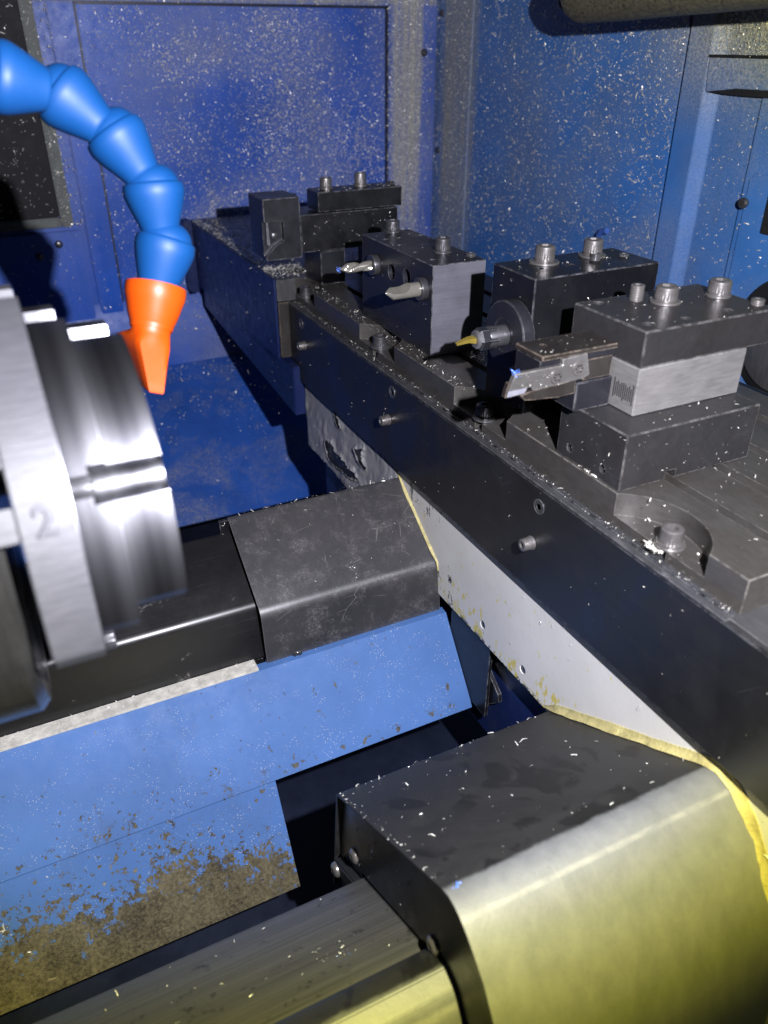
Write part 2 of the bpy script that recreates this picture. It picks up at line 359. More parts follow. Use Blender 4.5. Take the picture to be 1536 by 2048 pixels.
def simple(name, col, rough, metal=0, nscale=60, amt=.25, bmp=.1, col2=None, spec=.5, sss=0):
    m, t, b = mat(name)
    n = noi(t, pos(t), nscale, 5, .65)
    L(t, mix(t, ramp(t, n, [(.3, 0), (.7, 1)]), [x*(1-amt) for x in col], col2 or [min(1, x*(1+amt)) for x in col]), b.inputs['Base Color'])
    b.inputs['Metallic'].default_value = metal; b.inputs['Specular IOR Level'].default_value = spec
    L(t, ramp(t, n, [(.3, max(.04, rough-.06)), (.7, rough+.08)]), b.inputs['Roughness'])
    if sss: b.inputs['Subsurface Weight'].default_value = sss; b.inputs['Subsurface Radius'].default_value = (.004, .002, .001)
    L(t, bump(t, noi(t, pos(t), nscale*6, 3), bmp, .0008), b.inputs['Normal'])
    return m
M['hook_blue'] = simple('worn_blue_hook', (.05, .12, .42), .4)
M['sealant'] = simple('yellow_sealant', (.40, .35, .15), .48, 0, 85, .38, .6)
M['cream'] = simple('gritty_cream_strip', (.50, .48, .42), .6, 0, 130, .3, .5)
M['hose_blue'] = simple('blue_hose_plastic', (.002, .060, .225), .50, 0, 20, .06, .05)
M['nozzle_orange'] = simple('orange_nozzle_plastic', (.62, .072, .002), .42, 0, 20, .04, .05)
M['rubber'] = simple('black_rubber', (.012, .012, .013), .5, 0, 60, .2, .2)
M['void'] = simple('dark_oily_floor', (.010, .014, .03), .45, 0, 20, .3, .2)
M['chip'] = simple('bright_swarf', (.74, .71, .63), .36, .35, 200, .1, .0)
M['chip_dull'] = simple('pale_swarf', (.70, .69, .64), .42, .3, 200, .15, .0)
M['chip_blue'] = simple('blue_plastic_flake', (.10, .22, .75), .4, 0, 200, .1, .0)
M['socket'] = simple('socket_shadow_steel', (.05, .05, .05), .5, .7, 90, .2, .1)
M['glass_dirty'] = simple('dirty_dark_window', (.012, .0105, .013), .6, 0, 50, .4, .12, None, .2)
M['olive_frame'] = simple('grimy_olive_gasket', (.10, .11, .10), .6, 0, 70, .45, .4)
M['swarf_crust'] = simple('swarf_crusted_tube', (.10, .09, .055), .5, .3, 330, .7, 1.2)
M['body_dark'] = steel('dark_turned_chuck_steel', (.12, .118, .112), .30, .9, (4, .3, .3), .2, .35, (.5, .5, .48))
M['stamp'] = simple('stamped_number', (.055, .055, .064), .5, .4, 90, .2, .1)

# ------------------------------------------------------------------ mesh helpers
def newbm(): return bmesh.new()
def box(x0, x1, y0, y1, z0, z1, bev=.0006, bm=None):
    b = bmesh.new()
    r = bmesh.ops.create_cube(b, size=1)
    for v in b.verts: v.co = Vector(((x0+x1)/2+v.co.x*(x1-x0), (y0+y1)/2+v.co.y*(y1-y0), (z0+z1)/2+v.co.z*(z1-z0)))
    if bev: bmesh.ops.bevel(b, geom=b.edges[:], offset=bev, segments=2, affect='EDGES', clamp_overlap=True)
    return join(bm, b)
def join(bm, b):
    if bm is None: return b
    me = bpy.data.meshes.new('tmp'); b.to_mesh(me); b.free(); bm.from_mesh(me); bpy.data.meshes.remove(me); return bm
def basis(axis):
    a = Vector(axis).normalized(); t = Vector((0, 0, 1)) if abs(a.z) < .9 else Vector((1, 0, 0))
    u = t.cross(a).normalized(); v = a.cross(u); return a, u, v
def lathe(prof, origin, axis, seg=32, bm=None, knurl=None, cap0=True, cap1=True):
    """prof: list of (radius, height) along axis"""
    b = bmesh.new(); a, u, v = basis(axis); o = Vector(origin); rings = []
    for k, (r, h) in enumerate(prof):
        ring = []
        for i in range(seg):
            rr = r
            if knurl and k in knurl and i % 2: rr = r - knurl[k]
            th = 2*PI*i/seg
            ring.append(b.verts.new(o+a*h+u*(rr*math.cos(th))+v*(rr*math.sin(th))))
        rings.append(ring)
    for r0, r1 in zip(rings, rings[1:]):
        for i in range(seg):
            j = (i+1) % seg; b.faces.new((r0[i], r0[j], r1[j], r1[i]))
    if cap0: b.faces.new(list(reversed(rings[0])))
    if cap1: b.faces.new(rings[-1])
    return join(bm, b)
def prism(poly, axis, a0, a1, bev=0, bm=None):
    """poly: 2D points in the two other axes (order y,z / x,z / x,y); extruded along axis"""
    b = bmesh.new()
    def P3(p, t):
        return {'x': (t, p[0], p[1]), 'y': (p[0], t, p[1]), 'z': (p[0], p[1], t)}[axis]
    v0 = [b.verts.new(P3(p, a0)) for p in poly]; v1 = [b.verts.new(P3(p, a1)) for p in poly]
    b.faces.new(v0); b.faces.new(list(reversed(v1)))
    n = len(poly)
    for i in range(n):
        j = (i+1) % n; b.faces.new((v0[j], v0[i], v1[i], v1[j]))
    bmesh.ops.recalc_face_normals(b, faces=b.faces[:])
    if bev: bmesh.ops.bevel(b, geom=b.edges[:], offset=bev, segments=2, affect='EDGES', clamp_overlap=True)
    return join(bm, b)
def sheet(prof, axis, a0, a1, thick, bm=None):
    """open 2D profile extruded along axis with thickness (offset to the right-hand side of travel)"""
    offs = []
    for i, p in enumerate(prof):
        d = Vector((0, 0))
        if i > 0: e = Vector(p)-Vector(prof[i-1]); d += Vector((e.y, -e.x)).normalized()
        if i < len(prof)-1: e = Vector(prof[i+1])-Vector(p); d += Vector((e.y, -e.x)).normalized()
        d.normalize(); offs.append((p[0]+d.x*thick, p[1]+d.y*thick))
    b = bmesh.new()
    def P3(p, t): return {'x': (t, p[0], p[1]), 'y': (p[0], t, p[1]), 'z': (p[0], p[1], t)}[axis]
    R = [[b.verts.new(P3(p, t)) for p in pr] for t in (a0, a1) for pr in (prof, offs)]
    n = len(prof)
    for i in range(n-1):
        b.faces.new((R[0][i], R[0][i+1], R[2][i+1], R[2][i])); b.faces.new((R[1][i+1], R[1][i], R[3][i], R[3][i+1]))
        b.faces.new((R[0][i+1], R[0][i], R[1][i], R[1][i+1])); b.faces.new((R[2][i], R[2][i+1], R[3][i+1], R[3][i]))
    for i in (0, n-1): b.faces.new((R[0][i], R[2][i], R[3][i], R[1][i]) if i == 0 else (R[2][i], R[0][i], R[1][i], R[3][i]))
    bmesh.ops.recalc_face_normals(b, faces=b.faces[:])
    return join(bm, b)
def fillet(prof, idx, r, seg=6):
    p0, p1, p2 = (Vector(prof[idx-1]), Vector(prof[idx]), Vector(prof[idx+1]))
    d0 = (p0-p1).normalized(); d2 = (p2-p1).normalized()
    a = p1+d0*r; c = p1+d2*r
    pts = [tuple((1-t)**2*a+2*t*(1-t)*p1+t*t*c) for t in [k/seg for k in range(seg+1)]]
    return prof[:idx]+pts+prof[idx+1:]
def tmpobj(b):
    me = bpy.data.meshes.new('tmp'); b.to_mesh(me); b.free(); o = bpy.data.objects.new('tmp', me); C.objects.link(o); return o
def cut(bm, cutters):
    """boolean difference; cutters = list of bmesh"""
    o = tmpobj(bm); cs = []
    for c in cutters:
        bmesh.ops.recalc_face_normals(c, faces=c.faces[:])
        k = tmpobj(c); cs.append(k); md = o.modifiers.new('b', 'BOOLEAN'); md.operation = 'DIFFERENCE'; md.object = k; md.solver = 'EXACT'
    dg = bpy.context.evaluated_depsgraph_get(); me = bpy.data.meshes.new_from_object(o.evaluated_get(dg))
    b = bmesh.new(); b.from_mesh(me); bpy.data.meshes.remove(me)
    for k in cs+[o]:
        d = k.data; bpy.data.objects.remove(k); bpy.data.meshes.remove(d)
    return b
def cyl(origin, axis, r, h, seg=28): return lathe([(r, 0), (r, h)], origin, axis, seg)
def wloc(o):
    v = Vector((0, 0, 0))
    while o is not None: v += o.location; o = o.parent
    return v
def obj(name, bm, m, parent=None, smooth=True, recalc=True, angle=32, alt=None):
    if recalc: bmesh.ops.recalc_face_normals(bm, faces=bm.faces[:])
    off = wloc(parent) if parent else Vector((0, 0, 0))
    if parent: bmesh.ops.translate(bm, verts=bm.verts[:], vec=-off)
    me = bpy.data.meshes.new(name); bm.to_mesh(me); bm.free()
    me.materials.append(M[m] if isinstance(m, str) else m)
    if alt:
        me.materials.append(M[alt[0]])
        for f in me.polygons:
            if alt[1](f.center+off, f.normal): f.material_index = 1
    if smooth:
        me.polygons.foreach_set('use_smooth', [True]*len(me.polygons)); me.set_sharp_from_angle(angle=math.radians(angle))
    o = bpy.data.objects.new(name, me); C.objects.link(o)
    if parent: o.parent = parent
    return o
def tag(o, label=None, cat=None, group=None, kind=None):
    if label: o['label'] = label
    if cat: o['category'] = cat
    if group: o['group'] = group
    if kind: o['kind'] = kind
    return o
def thing(name, label, cat, loc, group=None):
    o = bpy.data.objects.new(name, None); C.objects.link(o); o.location = loc; o.empty_display_size = .02
    return tag(o, label, cat, group)

# ---- fasteners (children of what they are screwed into)
def hexcap(prof, origin, axis, hexr, depth, seg=48, knurl=None):
    """lathe body closed by a hexagon socket"""
    b = lathe(prof, origin, axis, seg, None, knurl, True, False)
    a, u, v = basis(axis); o = Vector(origin); h = prof[-1][1]
    b.verts.ensure_lookup_table()
    top = b.verts[-seg:] if False else [b.verts[len(b.verts)-seg+i] for i in range(seg)]
    def hx(th):
        k = (th % (PI/3)) - PI/6
        return hexr*math.cos(PI/6)/math.cos(k)
    r1, r2 = [], []
    for i in range(seg):
        th = 2*PI*i/seg; r = hx(th); d = u*(r*math.cos(th))+v*(r*math.sin(th))
        r1.append(b.verts.new(o+a*h+d)); r2.append(b.verts.new(o+a*(h-depth)+d))
    for i in range(seg):
        j = (i+1) % seg
        b.faces.new((top[i], top[j], r1[j], r1[i])); b.faces.new((r1[i], r1[j], r2[j], r2[i]))
    b.faces.new(r2); return b
def cap_screw(p, axis, d=.013, h=.008, parent=None, m='screw', washer=0, name='cap_screw', tilt=0):
    p = Vector(p); a = Vector(axis).normalized(); r = d/2
    if washer:
        obj('washer', lathe([(r*.6, 0), (washer/2-.0003, 0), (washer/2, .0003), (washer/2, .0013), (washer/2-.0003, .0016), (r*.6, .0016)], p, a, 40), m, parent)
        p = p+a*.0016
    ch = r*.10
    prof = [(r*.97, 0), (r, .0003), (r, h*.25), (r, h*.78), (r-ch*.4, h-ch), (r-ch*1.6, h), (r*.66, h)]
    b = hexcap(prof, p, a, r*.55, h*.5, 60, {1: r*.035, 2: r*.035, 3: r*.035})
    return obj(name, b, m, parent, angle=40)
def set_screw(p, axis, d=.006, h=.002, parent=None, m='screw_dark', name='set_screw'):
    r = d/2; prof = [(r*.9, 0)]; n = max(1, int(h/.001))
    for k in range(n):
        prof += [(r*.86, h*k/n+.0001), (r, h*(k+.5)/n)]
    prof += [(r*.9, h-.0001), (r*.72, h)]
    return obj(name, hexcap(prof, p, axis, r*.5, min(h, .002)+.001, 36), m, parent, angle=25)
def hole(p, axis, d=.005, depth=.008): 
    a = Vector(axis).normalized(); return cyl(Vector(p)+a*.001, -a, d/2, depth+.001, 24)

# ------------------------------------------------------------------ enclosure (large structure)
YW, XC = 1.17, .6627
def wall_obj(name, b, m): 
    o = obj(name, b, m); o['kind'] = 'structure'; return o
# rear wall: base sheet + raised panel seam + side window
b = box(-.6, .132, YW+.004, YW+.012, -.20, .60, 0); b = box(.1335, XC, YW+.004, YW+.012, -.20, .60, 0, b)
b = box(.132, .1335, YW+.006, YW+.012, -.2, .6, 0, b)
rear = obj('rear_wall', b, 'rear_paint')
tag(rear, 'chip covered blue sheet metal wall at the back behind the hose', 'wall')
obj('panel', box(.168, .579, YW, YW+.0035, -.102, .253, .0012), 'rear_paint', rear)
b = box(.5792, .5826, YW-.001, YW+.0035, -.102, .2565, 0); b = box(.166, .5826, YW-.001, YW+.0035, .2533, .2562, 0, b); b = box(.1652, .1678, YW-.0002, YW+.0035, -.102, .253, 0, b)
obj('panel_gap', b, 'void', rear)
obj('corner_flange', box(.583, .649, YW-.004, YW+.0035, -.19, .60, .0015), 'rear_paint', rear)
obj('top_flange', box(.10, .585, YW-.004, YW+.0035, .2565, .60, .0015), 'rear_paint', rear)
obj('side_flange', box(.1345, .165, YW-.002, YW+.0035, -.19, .255, .001), 'rear_paint', rear)
obj('window', box(-.5, .104, YW-.002, YW+.003, .018, .60, .001), 'glass_dirty', rear)
b = box(.104, .119, YW-.010, YW+.003, .006, .60, .0015); b = box(-.5, .1038, YW-.010, YW+.003, .006, .0178, .0015, b)
obj('window_frame', b, 'olive_frame', rear)
obj('lower_panel', box(-.5, .126, YW-.004, YW+.003, -.19, -.001, .0012), 'rear_paint', rear)
obj('ledge', prism([(YW+.004, -.102), (YW-.016, -.146), (YW-.016, -.20), (YW+.012, -.20), (YW+.012, -.102)], 'x', -.5, .66, .001), 'rear_paint', rear)
for q in ((.669-.03, YW-.004, .2), (.07, YW-.004, -.03), (.096, YW-.004, -.016)):
    obj('screw', lathe([(.005, 0), (.005, .002), (.003, .004), (.0005, .0045)], q, (0, -1, 0), 20), 'screw_dark', rear)

# right wall with sliding door panel
b = box(XC, XC+.008, .6795, 1.182, -.30, .60, 0)
right = obj('right_wall', b, 'right_paint')
tag(right, 'blue sheet metal side wall right of the corner behind the tool blocks', 'wall')
obj('corner_strip', box(XC-.003, XC, 1.07, 1.160, -.19, .60, .001), 'right_paint', right)
for z in (.2485, .0715):
    obj('screw', lathe([(.0045, 0), (.0045, .0015), (.003, .003), (.0005, .0035)], (XC-.003, 1.152, z), (-1, 0, 0), 20), 'screw_dark', right)
door = thing('sliding_door', 'blue folded door panel with a recessed grip right of the black gap', 'door', (XC, .5, -.12))
# profile in plan (x,y): folds step towards the viewer
prof = [(XC-.005, .6705), (XC-.005, .641), (XC+.004, .629), (XC+.004, .577), (XC-.001, .573), (XC-.001, .30)]
b = prism(prof+[(XC+.014, .30), (XC+.014, .6705)], 'z', -.30, .60, .0006)
obj('panel', b, 'right_paint', door)
b = prism([(.6385, .2025), (.30, .2025), (.30, .1790), (.60, .1785), (.636, .1745)][::-1], 'x', XC-.0075, XC+.004, .0008)
obj('grip', b, 'right_paint', door)
b = box(XC-.0068, XC+.004, .30, .640, .2027, .2052, 0)
b = prism([(.636, .1743), (.60, .1783), (.30, .1788), (.30, .1735), (.59, .1728), (.61, .1732)], 'x', XC-.0068, XC+.004, 0, b)
obj('grip_shade', b, 'rubber', door)  # dark strips standing in for the shade above and below the grip
b = prism([(.566, -.15), (.566, .105), (.561, .111), (.30, .111), (.30, -.15)], 'x', XC-.0036, XC-.0012, .0006)
obj('cover_plate', b, 'right_paint', door)
obj('knob', lathe([(.002, 0), (.002, .0025), (.0042, .003), (.0052, .006), (.004, .008), (.001, .0084)], (XC-.0036, .5625, .085), (-1, 0, 0), 24), 'screw_dark', door)
rc = thing('round_cover', 'round grey cover on a black plate at the right edge under the clamp', 'cover', (XC-.02, .485, -.03))
obj('backing_plate', lathe([(.058, 0), (.060, .001), (.060, .003), (.058, .004)], (XC-.0040, .482, -.026), (-1, 0, 0), 64), 'rubber', rc)
obj('disc', lathe([(.040, 0), (.042, .001), (.042, .004), (.040, .005)], (XC-.0082, .484, -.032), (-1, 0, 0), 64), 'milled', rc)
obj('edge_seal', box(XC-.0065, XC-.0037, .30, .5395, .0615, .108, .001), 'rubber', door)
obj('gap_seal', box(XC+.006, XC+.013, .6706, .6794, -.30, .60, 0), 'void', door)
# hook on the wall
def tube(path, r, seg=12, bm=None):
    b = bmesh.new(); rings = []
    pts = [Vector(p) for p in path]
    for i, p in enumerate(pts):
        d = (pts[min(i+1, len(pts)-1)]-pts[max(i-1, 0)]).normalized(); a, u, v = basis(d)
        if rings:
            # keep frame continuous
            u = (prevu-d*prevu.dot(d)).normalized(); v = d.cross(u)
        prevu = u
        rings.append([b.verts.new(p+u*(r*math.cos(2*PI*k/seg))+v*(r*math.sin(2*PI*k/seg))) for k in range(seg)])
    for r0, r1 in zip(rings, rings[1:]):
        for k in range(seg): b.faces.new((r0[k], r0[(k+1) % seg], r1[(k+1) % seg], r1[k]))
    b.faces.new(rings[0][::-1]); b.faces.new(rings[-1])
    return join(bm, b)
hk = obj('wall_hook', tube([(XC, .758, -.03), (XC-.010, .757, -.015), (XC-.012, .756, .012), (XC-.013, .753, .022), (XC-.014, .747, .027), (XC-.015, .738, .029)], .0032), 'hook_blue')
tag(hk, 'small bent blue hook sticking up behind the black block', 'hook')
# chip crusted lamp tube
lt = thing('lamp_tube', 'chip crusted horizontal tube under the ceiling at top right', 'work light', (.535, .5, .262))
def capsule(x, y0, y1, z0, z1, r):
    prof = [(r*.35, 0), (r*.75, .004), (r*.95, .012), (r, .02)]
    a = Vector((x, y0, z0)); c = Vector((x, y1, z1)); d = (c-a); n = d.length
    prof += [(r, n*k/14) for k in range(1, 14)]+[(r, n)]
    return lathe(prof, a, d, 28)
b = capsule(.537, .700, .15, .2520, .2725, .0235)
for v in b.verts:
    k = mnoise.noise(v.co*220)*.0014; v.co += Vector((0, 0, 1))*k-Vector((1, 0, 0))*k
obj('tube', b, 'swarf_crust', lt)
obj('end_cap', lathe([(.010, 0), (.013, .003), (.013, .006)], (.537, .7005, .2520), (0, 1, 0), 20), 'rubber', lt)

# chip tray floor, pit
b = sheet([(YW-.016, -.2005), (YW-.03, -.206), (.945, -.350)], 'x', -.6, .66, .002)
tray = obj('chip_tray', b, 'tray'); tag(tray, 'sloping blue sheet metal tray at the foot of the rear wall', 'tray')
b = box(-.8, 1.0, -.3, 1.3, -.475, -.46, 0); wall_obj('floor', b, 'void')

# ------------------------------------------------------------------ chute
def chute():
    t = thing('chip_chute', 'chipped blue paint chute sloping down below the black rail', 'chute', (0, .42, -.30))
    p = [(.4735, -.2068), (.467, -.2072), (.4225, -.2665), (.418, -.2735), (.3755, -.348)]
    b = sheet(p[:4], 'x', -.45, .289, .002)
    obj('upper_sheet', b, 'ramp_paint', t)
    obj('lower_sheet', sheet([(.4179, -.2737), (.3755, -.348)], 'x', -.45, .112, .0021), 'ramp_paint', t)
    obj('end_flange', box(.2895, .2925, .398, .458, -.268, -.196, .0004), 'dark_gloss', t)
    b = prism([(.452, -.195), (.445, -.195), (.388, -.236), (.386, -.243), (.405, -.262), (.411, -.258)], 'x', .2935, .297, .0004)
    obj('end_bracket', b, 'dark_gloss', t)
    return t
chute()
cs = obj('cream_strip', box(-.45, .1215, .4665, .4792, -.2062, -.2035, .0003), 'cream')
tag(cs, 'gritty cream sealing strip along the foot of the black rail', 'strip')

# ------------------------------------------------------------------ rail covers
# rear fixed rail (slopes down to the front)
def rear_rail():
    t = thing('fixed_rail_cover', 'long black rail cover running under the chuck with a bright bend line', 'rail cover', (0, .52, -.2))
    p = [(.547, -.205), (.547, -.124), (.4905, -.1615), (.4795, -.2045)]
    p = fillet(p, 2, .004); p = fillet(p, 1, .003)
    obj('cover_sheet', prism(p, 'x', -.45, .28, 0), 'rail_black', t)
    obj('base_plate', box(-.45, .13, .4792, .60, -.2125, -.2055, .0004), 'rail_black', t)
rear_rail()
def button_head(p, axis, r, parent):
    return obj('button_screw', hexcap([(r, 0), (r, r*.15), (r*.93, r*.35), (r*.7, r*.55), (r*.55, r*.6)], p, axis, r*.38, r*.3, 24), 'screw_dark', parent)
def cover_rear():
    t = thing('way_cover', 'scuffed black sheet cover over the rear rail reaching the white casting', 'way cover', (.13, .5, -.2))
    p = [(.552, -.19), (.549, -.1105), (.4766, -.1606), (.4712, -.2065)]
    p = fillet(p, 2, .006, 8); p = fillet(p, 1, .005, 6)
    obj('top_sheet', sheet([(y, z) for y, z in p], 'x', .130, .286, -.0016), 'cover', t)
    # wiper plate in the left end, set back under the lip
    q = [(.5505, -.195), (.5475, -.1125), (.4785, -.1618), (.4735, -.2045), (.4798, -.2043), (.4915, -.1605), (.5465, -.1235), (.5475, -.195)]
    b = prism([(y, z) for y, z in q], 'x', .1335, .1365)
    obj('wiper_plate', b, 'rubber', t)
    obj('rear_flange', box(.1225, .134, .5455, .549, -.19, -.1135, .0006), 'dark_gloss', t)
    for y, z in ((.529, -.1335), (.516, -.1425), (.487, -.166), (.4795, -.182)):
        button_head((.1335, y, z), (-1, 0, 0), .0034, t)
    button_head((.155, .4712-.0004, -.2035), (-.1, -1, -.6), .0042, t)
cover_rear()

def rail_front():
    t = thing('fixed_rail_cover', 'brushed grey rail cover with a dark front block at the bottom edge', 'rail cover', (0, .25, -.26))
    p = [(.290, -.33), (.285, -.2305), (.2118, -.1900), (.205, -.1900), (.205, -.33)]
    obj('brushed_sheet', prism(p, 'x', -.35, .26, .0008), 'rail_brushed', t)
    q = [(.2045, -.33), (.2045, -.1835), (.1985, -.1765), (.186, -.172), (.176, -.1755), (.168, -.188), (.150, -.262), (.150, -.33)]
    q = fillet(q, 4, .004, 5)
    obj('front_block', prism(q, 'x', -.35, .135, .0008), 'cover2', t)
rail_front()
def cover_front():
    t = thing('way_cover', 'large matt black cover in the foreground with a lighter grey rounded front', 'way cover', (.12, .25, -.2))
    p = [(.3285, -.290), (.3155, -.1845), (.1885, -.1120)]
    arc = [(.1835, -.1102), (.178, -.1105), (.172, -.1128), (.166, -.1168), (.160, -.122), (.152, -.1295), (.1445, -.1405), (.134, -.158), (.124, -.182), (.116, -.212), (.113, -.25)]
    prof = fillet(p+arc, 1, .0025, 4)
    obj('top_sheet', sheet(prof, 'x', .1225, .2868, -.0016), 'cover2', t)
    # end plate (perpendicular to the rail) with a cut-out that follows the rail
    e = [(.3262, -.284), (.3138, -.1862), (.1885, -.1142), (.1835, -.1124), (.1775, -.1128), (.1665, -.119), (.150, -.1345), (.135, -.160), (.125, -.186),
         (.1665, -.186), (.175, -.1735), (.187, -.170), (.1995, -.1745), (.2063, -.183), (.2118, -.1878), (.287, -.2285), (.292, -.2875)]
    obj('end_plate', prism(e, 'x', .1262, .1292, 0), 'dark_gloss', t)
    # clamping strip along the lower rim of the plate
    s = Vector((.3165, -.2555)); d = (Vector((.2085, -.1955))-s)
    n = Vector((-d.y, d.x)).normalized()*.0052
    st = [tuple(s-n), tuple(s+d-n), tuple(s+d+n), tuple(s+n)]
    obj('wiper_strip', prism([(y, z) for y, z in st], 'x', .1195, .1258, .0012), 'rubber', t)
    for y, z in ((.2965, -.2235), (.313, -.2540), (.1985, -.1725)):
        r = .0052
        obj('button_screw', hexcap([(r, 0), (r, r*.15), (r*.93, r*.35), (r*.7, r*.55), (r*.5, r*.6)], (.1262 if y < .3 else .1195, y, z), (-1, 0, 0), r*.36, r*.3, 28), 'screw', t)
cover_front()

# ------------------------------------------------------------------ saddle casting and sealant
sad = thing('saddle_casting', 'grey white painted casting under the black guard plate with peeling paint', 'casting', (.29, .45, -.15))
b = prism([(-.05, -.102), (.770, -.102), (.766, -.1735), (.690, -.1805), (.47, -.190), (-.05, -.190)], 'x', .285, .42, .0012)
pl = [(.4048, -.1735), (.3505, -.1760)]
b = cut(b, [cyl((.284, y, z), (1, 0, 0), .0036, .006, 24) for y, z in pl])
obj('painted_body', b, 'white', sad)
for y, z in pl:
    obj('plug', hexcap([(.0033, 0), (.0033, .0022), (.0025, .003)], (.2885, y, z), (-1, 0, 0), .0016, .0015, 24), 'screw_dark', sad)
obj('top_gasket', box(.2832, .42, .10, .772, -.1018, -.0995, .0006), 'rubber', sad)
def bead(path, r, seed, parent, name='sealant_bead'):
    rr = random.Random(seed); pts = []
    for a, c in zip(path, path[1:]):
        a = Vector(a); c = Vector(c); n = max(2, int((c-a).length/.004))
        pts += [a.lerp(c, k/n)+Vector((rr.uniform(-.0003, .0003), rr.uniform(-.0004, .0004), rr.uniform(-.0004, .0004))) for k in range(n)]
    pts.append(Vector(path[-1]))
    b = tube(pts, r, 10)
    for v in b.verts: v.co += Vector((1, 1, 1))*mnoise.noise(v.co*300)*r*.25
    return obj(name, b, 'sealant', parent)
def fillet_bead(path, hw, cw, parent, seed):
    """triangular smear of sealant in the corner between casting face (x=.285) and a cover"""
    rr = random.Random(seed); pts = []
    for a, c in zip(path, path[1:]):
        a = Vector(a); c = Vector(c); n = max(2, int((c-a).length/.003))
        pts += [a.lerp(c, k/n) for k in range(n)]
    pts.append(Vector(path[-1]))
    b = bmesh.new(); rows = []
    for i, p in enumerate(pts):
        d = (pts[min(i+1, len(pts)-1)]-pts[max(i-1, 0)]).normalized(); nr = Vector((0, -d.z, d.y))
        if (Vector((0, p.y, p.z))-Vector((0, .25, -.25))).dot(nr) < 0 and p.y < .35: nr = -nr
        if p.y > .4: nr = Vector((0, d.z, -d.y)) if d.z > 0 else Vector((0, -d.z, d.y))
        k = 1+.22*mnoise.noise(p*28)+.10*mnoise.noise(p*160)
        end = min(1, .35+min(i, len(pts)-1-i)*.12)
        h, w_ = hw*k*end, cw*(1+.3*mnoise.noise(p*70+Vector((5, 0, 0))))*end
        A = p+nr*h; B = Vector((p.x-w_, p.y, p.z))+nr*.0004; m1 = (A*.55+B*.45)+(nr*-.12*h+Vector((.12*w_, 0, 0)))
        rows.append([b.verts.new(q) for q in (Vector((p.x+.001, A.y, A.z)), A-Vector((.0008, 0, 0)), m1, B, p-nr*.001, p+Vector((.001, 0, 0))-nr*.001)])
    for r0, r1 in zip(rows, rows[1:]):
        for k in range(6): b.faces.new((r0[k], r0[(k+1) % 6], r1[(k+1) % 6], r1[k]))
    b.faces.new(rows[0]); b.faces.new(rows[-1][::-1])
    return obj('sealant_bead', b, 'sealant', parent, angle=60)
fillet_bead([(.2851, .549, -.1098), (.2851, .4766, -.1585), (.2851, .4745, -.166)], .0022, .0022, sad, 1)
fillet_bead([(.2851, .320, -.1865), (.2851, .25, -.1470), (.2851, .1885, -.1118), (.2851, .1815, -.1095), (.2851, .172, -.1122), (.2851, .160, -.1220), (.2851, .1445, -.1405), (.2851, .125, -.18), (.2851, .114, -.25)], .0054, .0036, sad, 2)
# wrinkled, torn paint film lifting off the far half of the casting
def peeling_film():
    tears = [[(.7138, -.1481), (.6979, -.1429), (.6872, -.1497), (.6723, -.148), (.6619, -.153), (.6374, -.1512), (.6308, -.1544), (.6517, -.1613), (.6732, -.1616), (.6961, -.1671), (.7074, -.1638), (.7105, -.155)],
             [(.6858, -.1041), (.6754, -.1093), (.6691, -.1136), (.6763, -.116), (.6853, -.1125)], [(.6367, -.1238), (.6177, -.1152), (.6229, -.1266), (.614, -.1363), (.6277, -.1331)],
             [(.60, -.1660), (.575, -.150), (.568, -.156), (.590, -.172)]]
    def dist(y, z):
        best = 9
        for P_ in tears:
            ins = False; n = len(P_)
            for i in range(n):
                (y0, z0), (y1, z1) = P_[i], P_[(i+1) % n]
                if (z0 > z) != (z1 > z) and y < (y1-y0)*(z-z0)/(z1-z0)+y0: ins = not ins
                dx, dz = y1-y0, z1-z0; k = max(0, min(1, ((y-y0)*dx+(z-z0)*dz)/(dx*dx+dz*dz)))
                d = math.hypot(y-y0-k*dx, z-z0-k*dz); best = min(best, d)
            if ins: return -best
        return best
    b = bmesh.new(); NY, NZ = 190, 72; grid = {}
    for i in range(NY+1):
        for j in range(NZ+1):
            y = .552+(.7685-.552)*i/NY; z = -.1775+(-.1045+.1775)*j/NZ
            jag = .0022*mnoise.noise(Vector((y*240, z*240, 3)))+.0018*mnoise.noise(Vector((y*90, z*90, 7)))
            d = dist(y, z)+jag
            rim = min(z+.1775+.0012*mnoise.noise(Vector((y*200, 0, 1)))-.0006, y-.552+.0015*mnoise.noise(Vector((z*160, 1, 4))))
            if d < 0 or rim < 0: continue
            wr_ = mnoise.noise(Vector((y*38, z*30, 0)))*.0016+abs(mnoise.noise(Vector((y*75+z*40, z*60, 9))))*.0016
            curl = .0042*max(0, 1-d/.006)**2*(.3+.7*(mnoise.noise(Vector((y*50, z*50, 2)))+.5))
            grid[i, j] = b.verts.new((.2842-max(0, wr_)-max(0, curl), y, z))
    for (i, j) in list(grid):
        q = [(i, j), (i+1, j), (i+1, j+1), (i, j+1)]
        if all(k in grid for k in q): b.faces.new([grid[k] for k in q])
    for v in [v for v in b.verts if not v.link_faces]: b.verts.remove(v)
    g = bmesh.ops.extrude_face_region(b, geom=b.faces[:])
    bmesh.ops.translate(b, verts=[v for v in g['geom'] if isinstance(v, bmesh.types.BMVert)], vec=(.0002, 0, 0))
    return obj('peeling_film', b, 'film', sad, angle=50)
M['film'] = simple('grey_paint_film', (.30, .30, .31), .42, 0, 26, .22, .15)
peeling_film()
obj('bare_patch', box(.28475, .2852, .556, .765, -.1765, -.108, 0), 'void', sad)
# dark casting behind, under the end box
obj('dark_rear_casting', prism([(.7715, -.140), (1.13, -.112), (1.13, -.0845), (.7715, -.0845)], 'x', .272, .42, .001), 'navy', sad)
obj('lower_web', box(.30, .42, .10, .76, -.30, -.1902, .001), 'navy', sad)

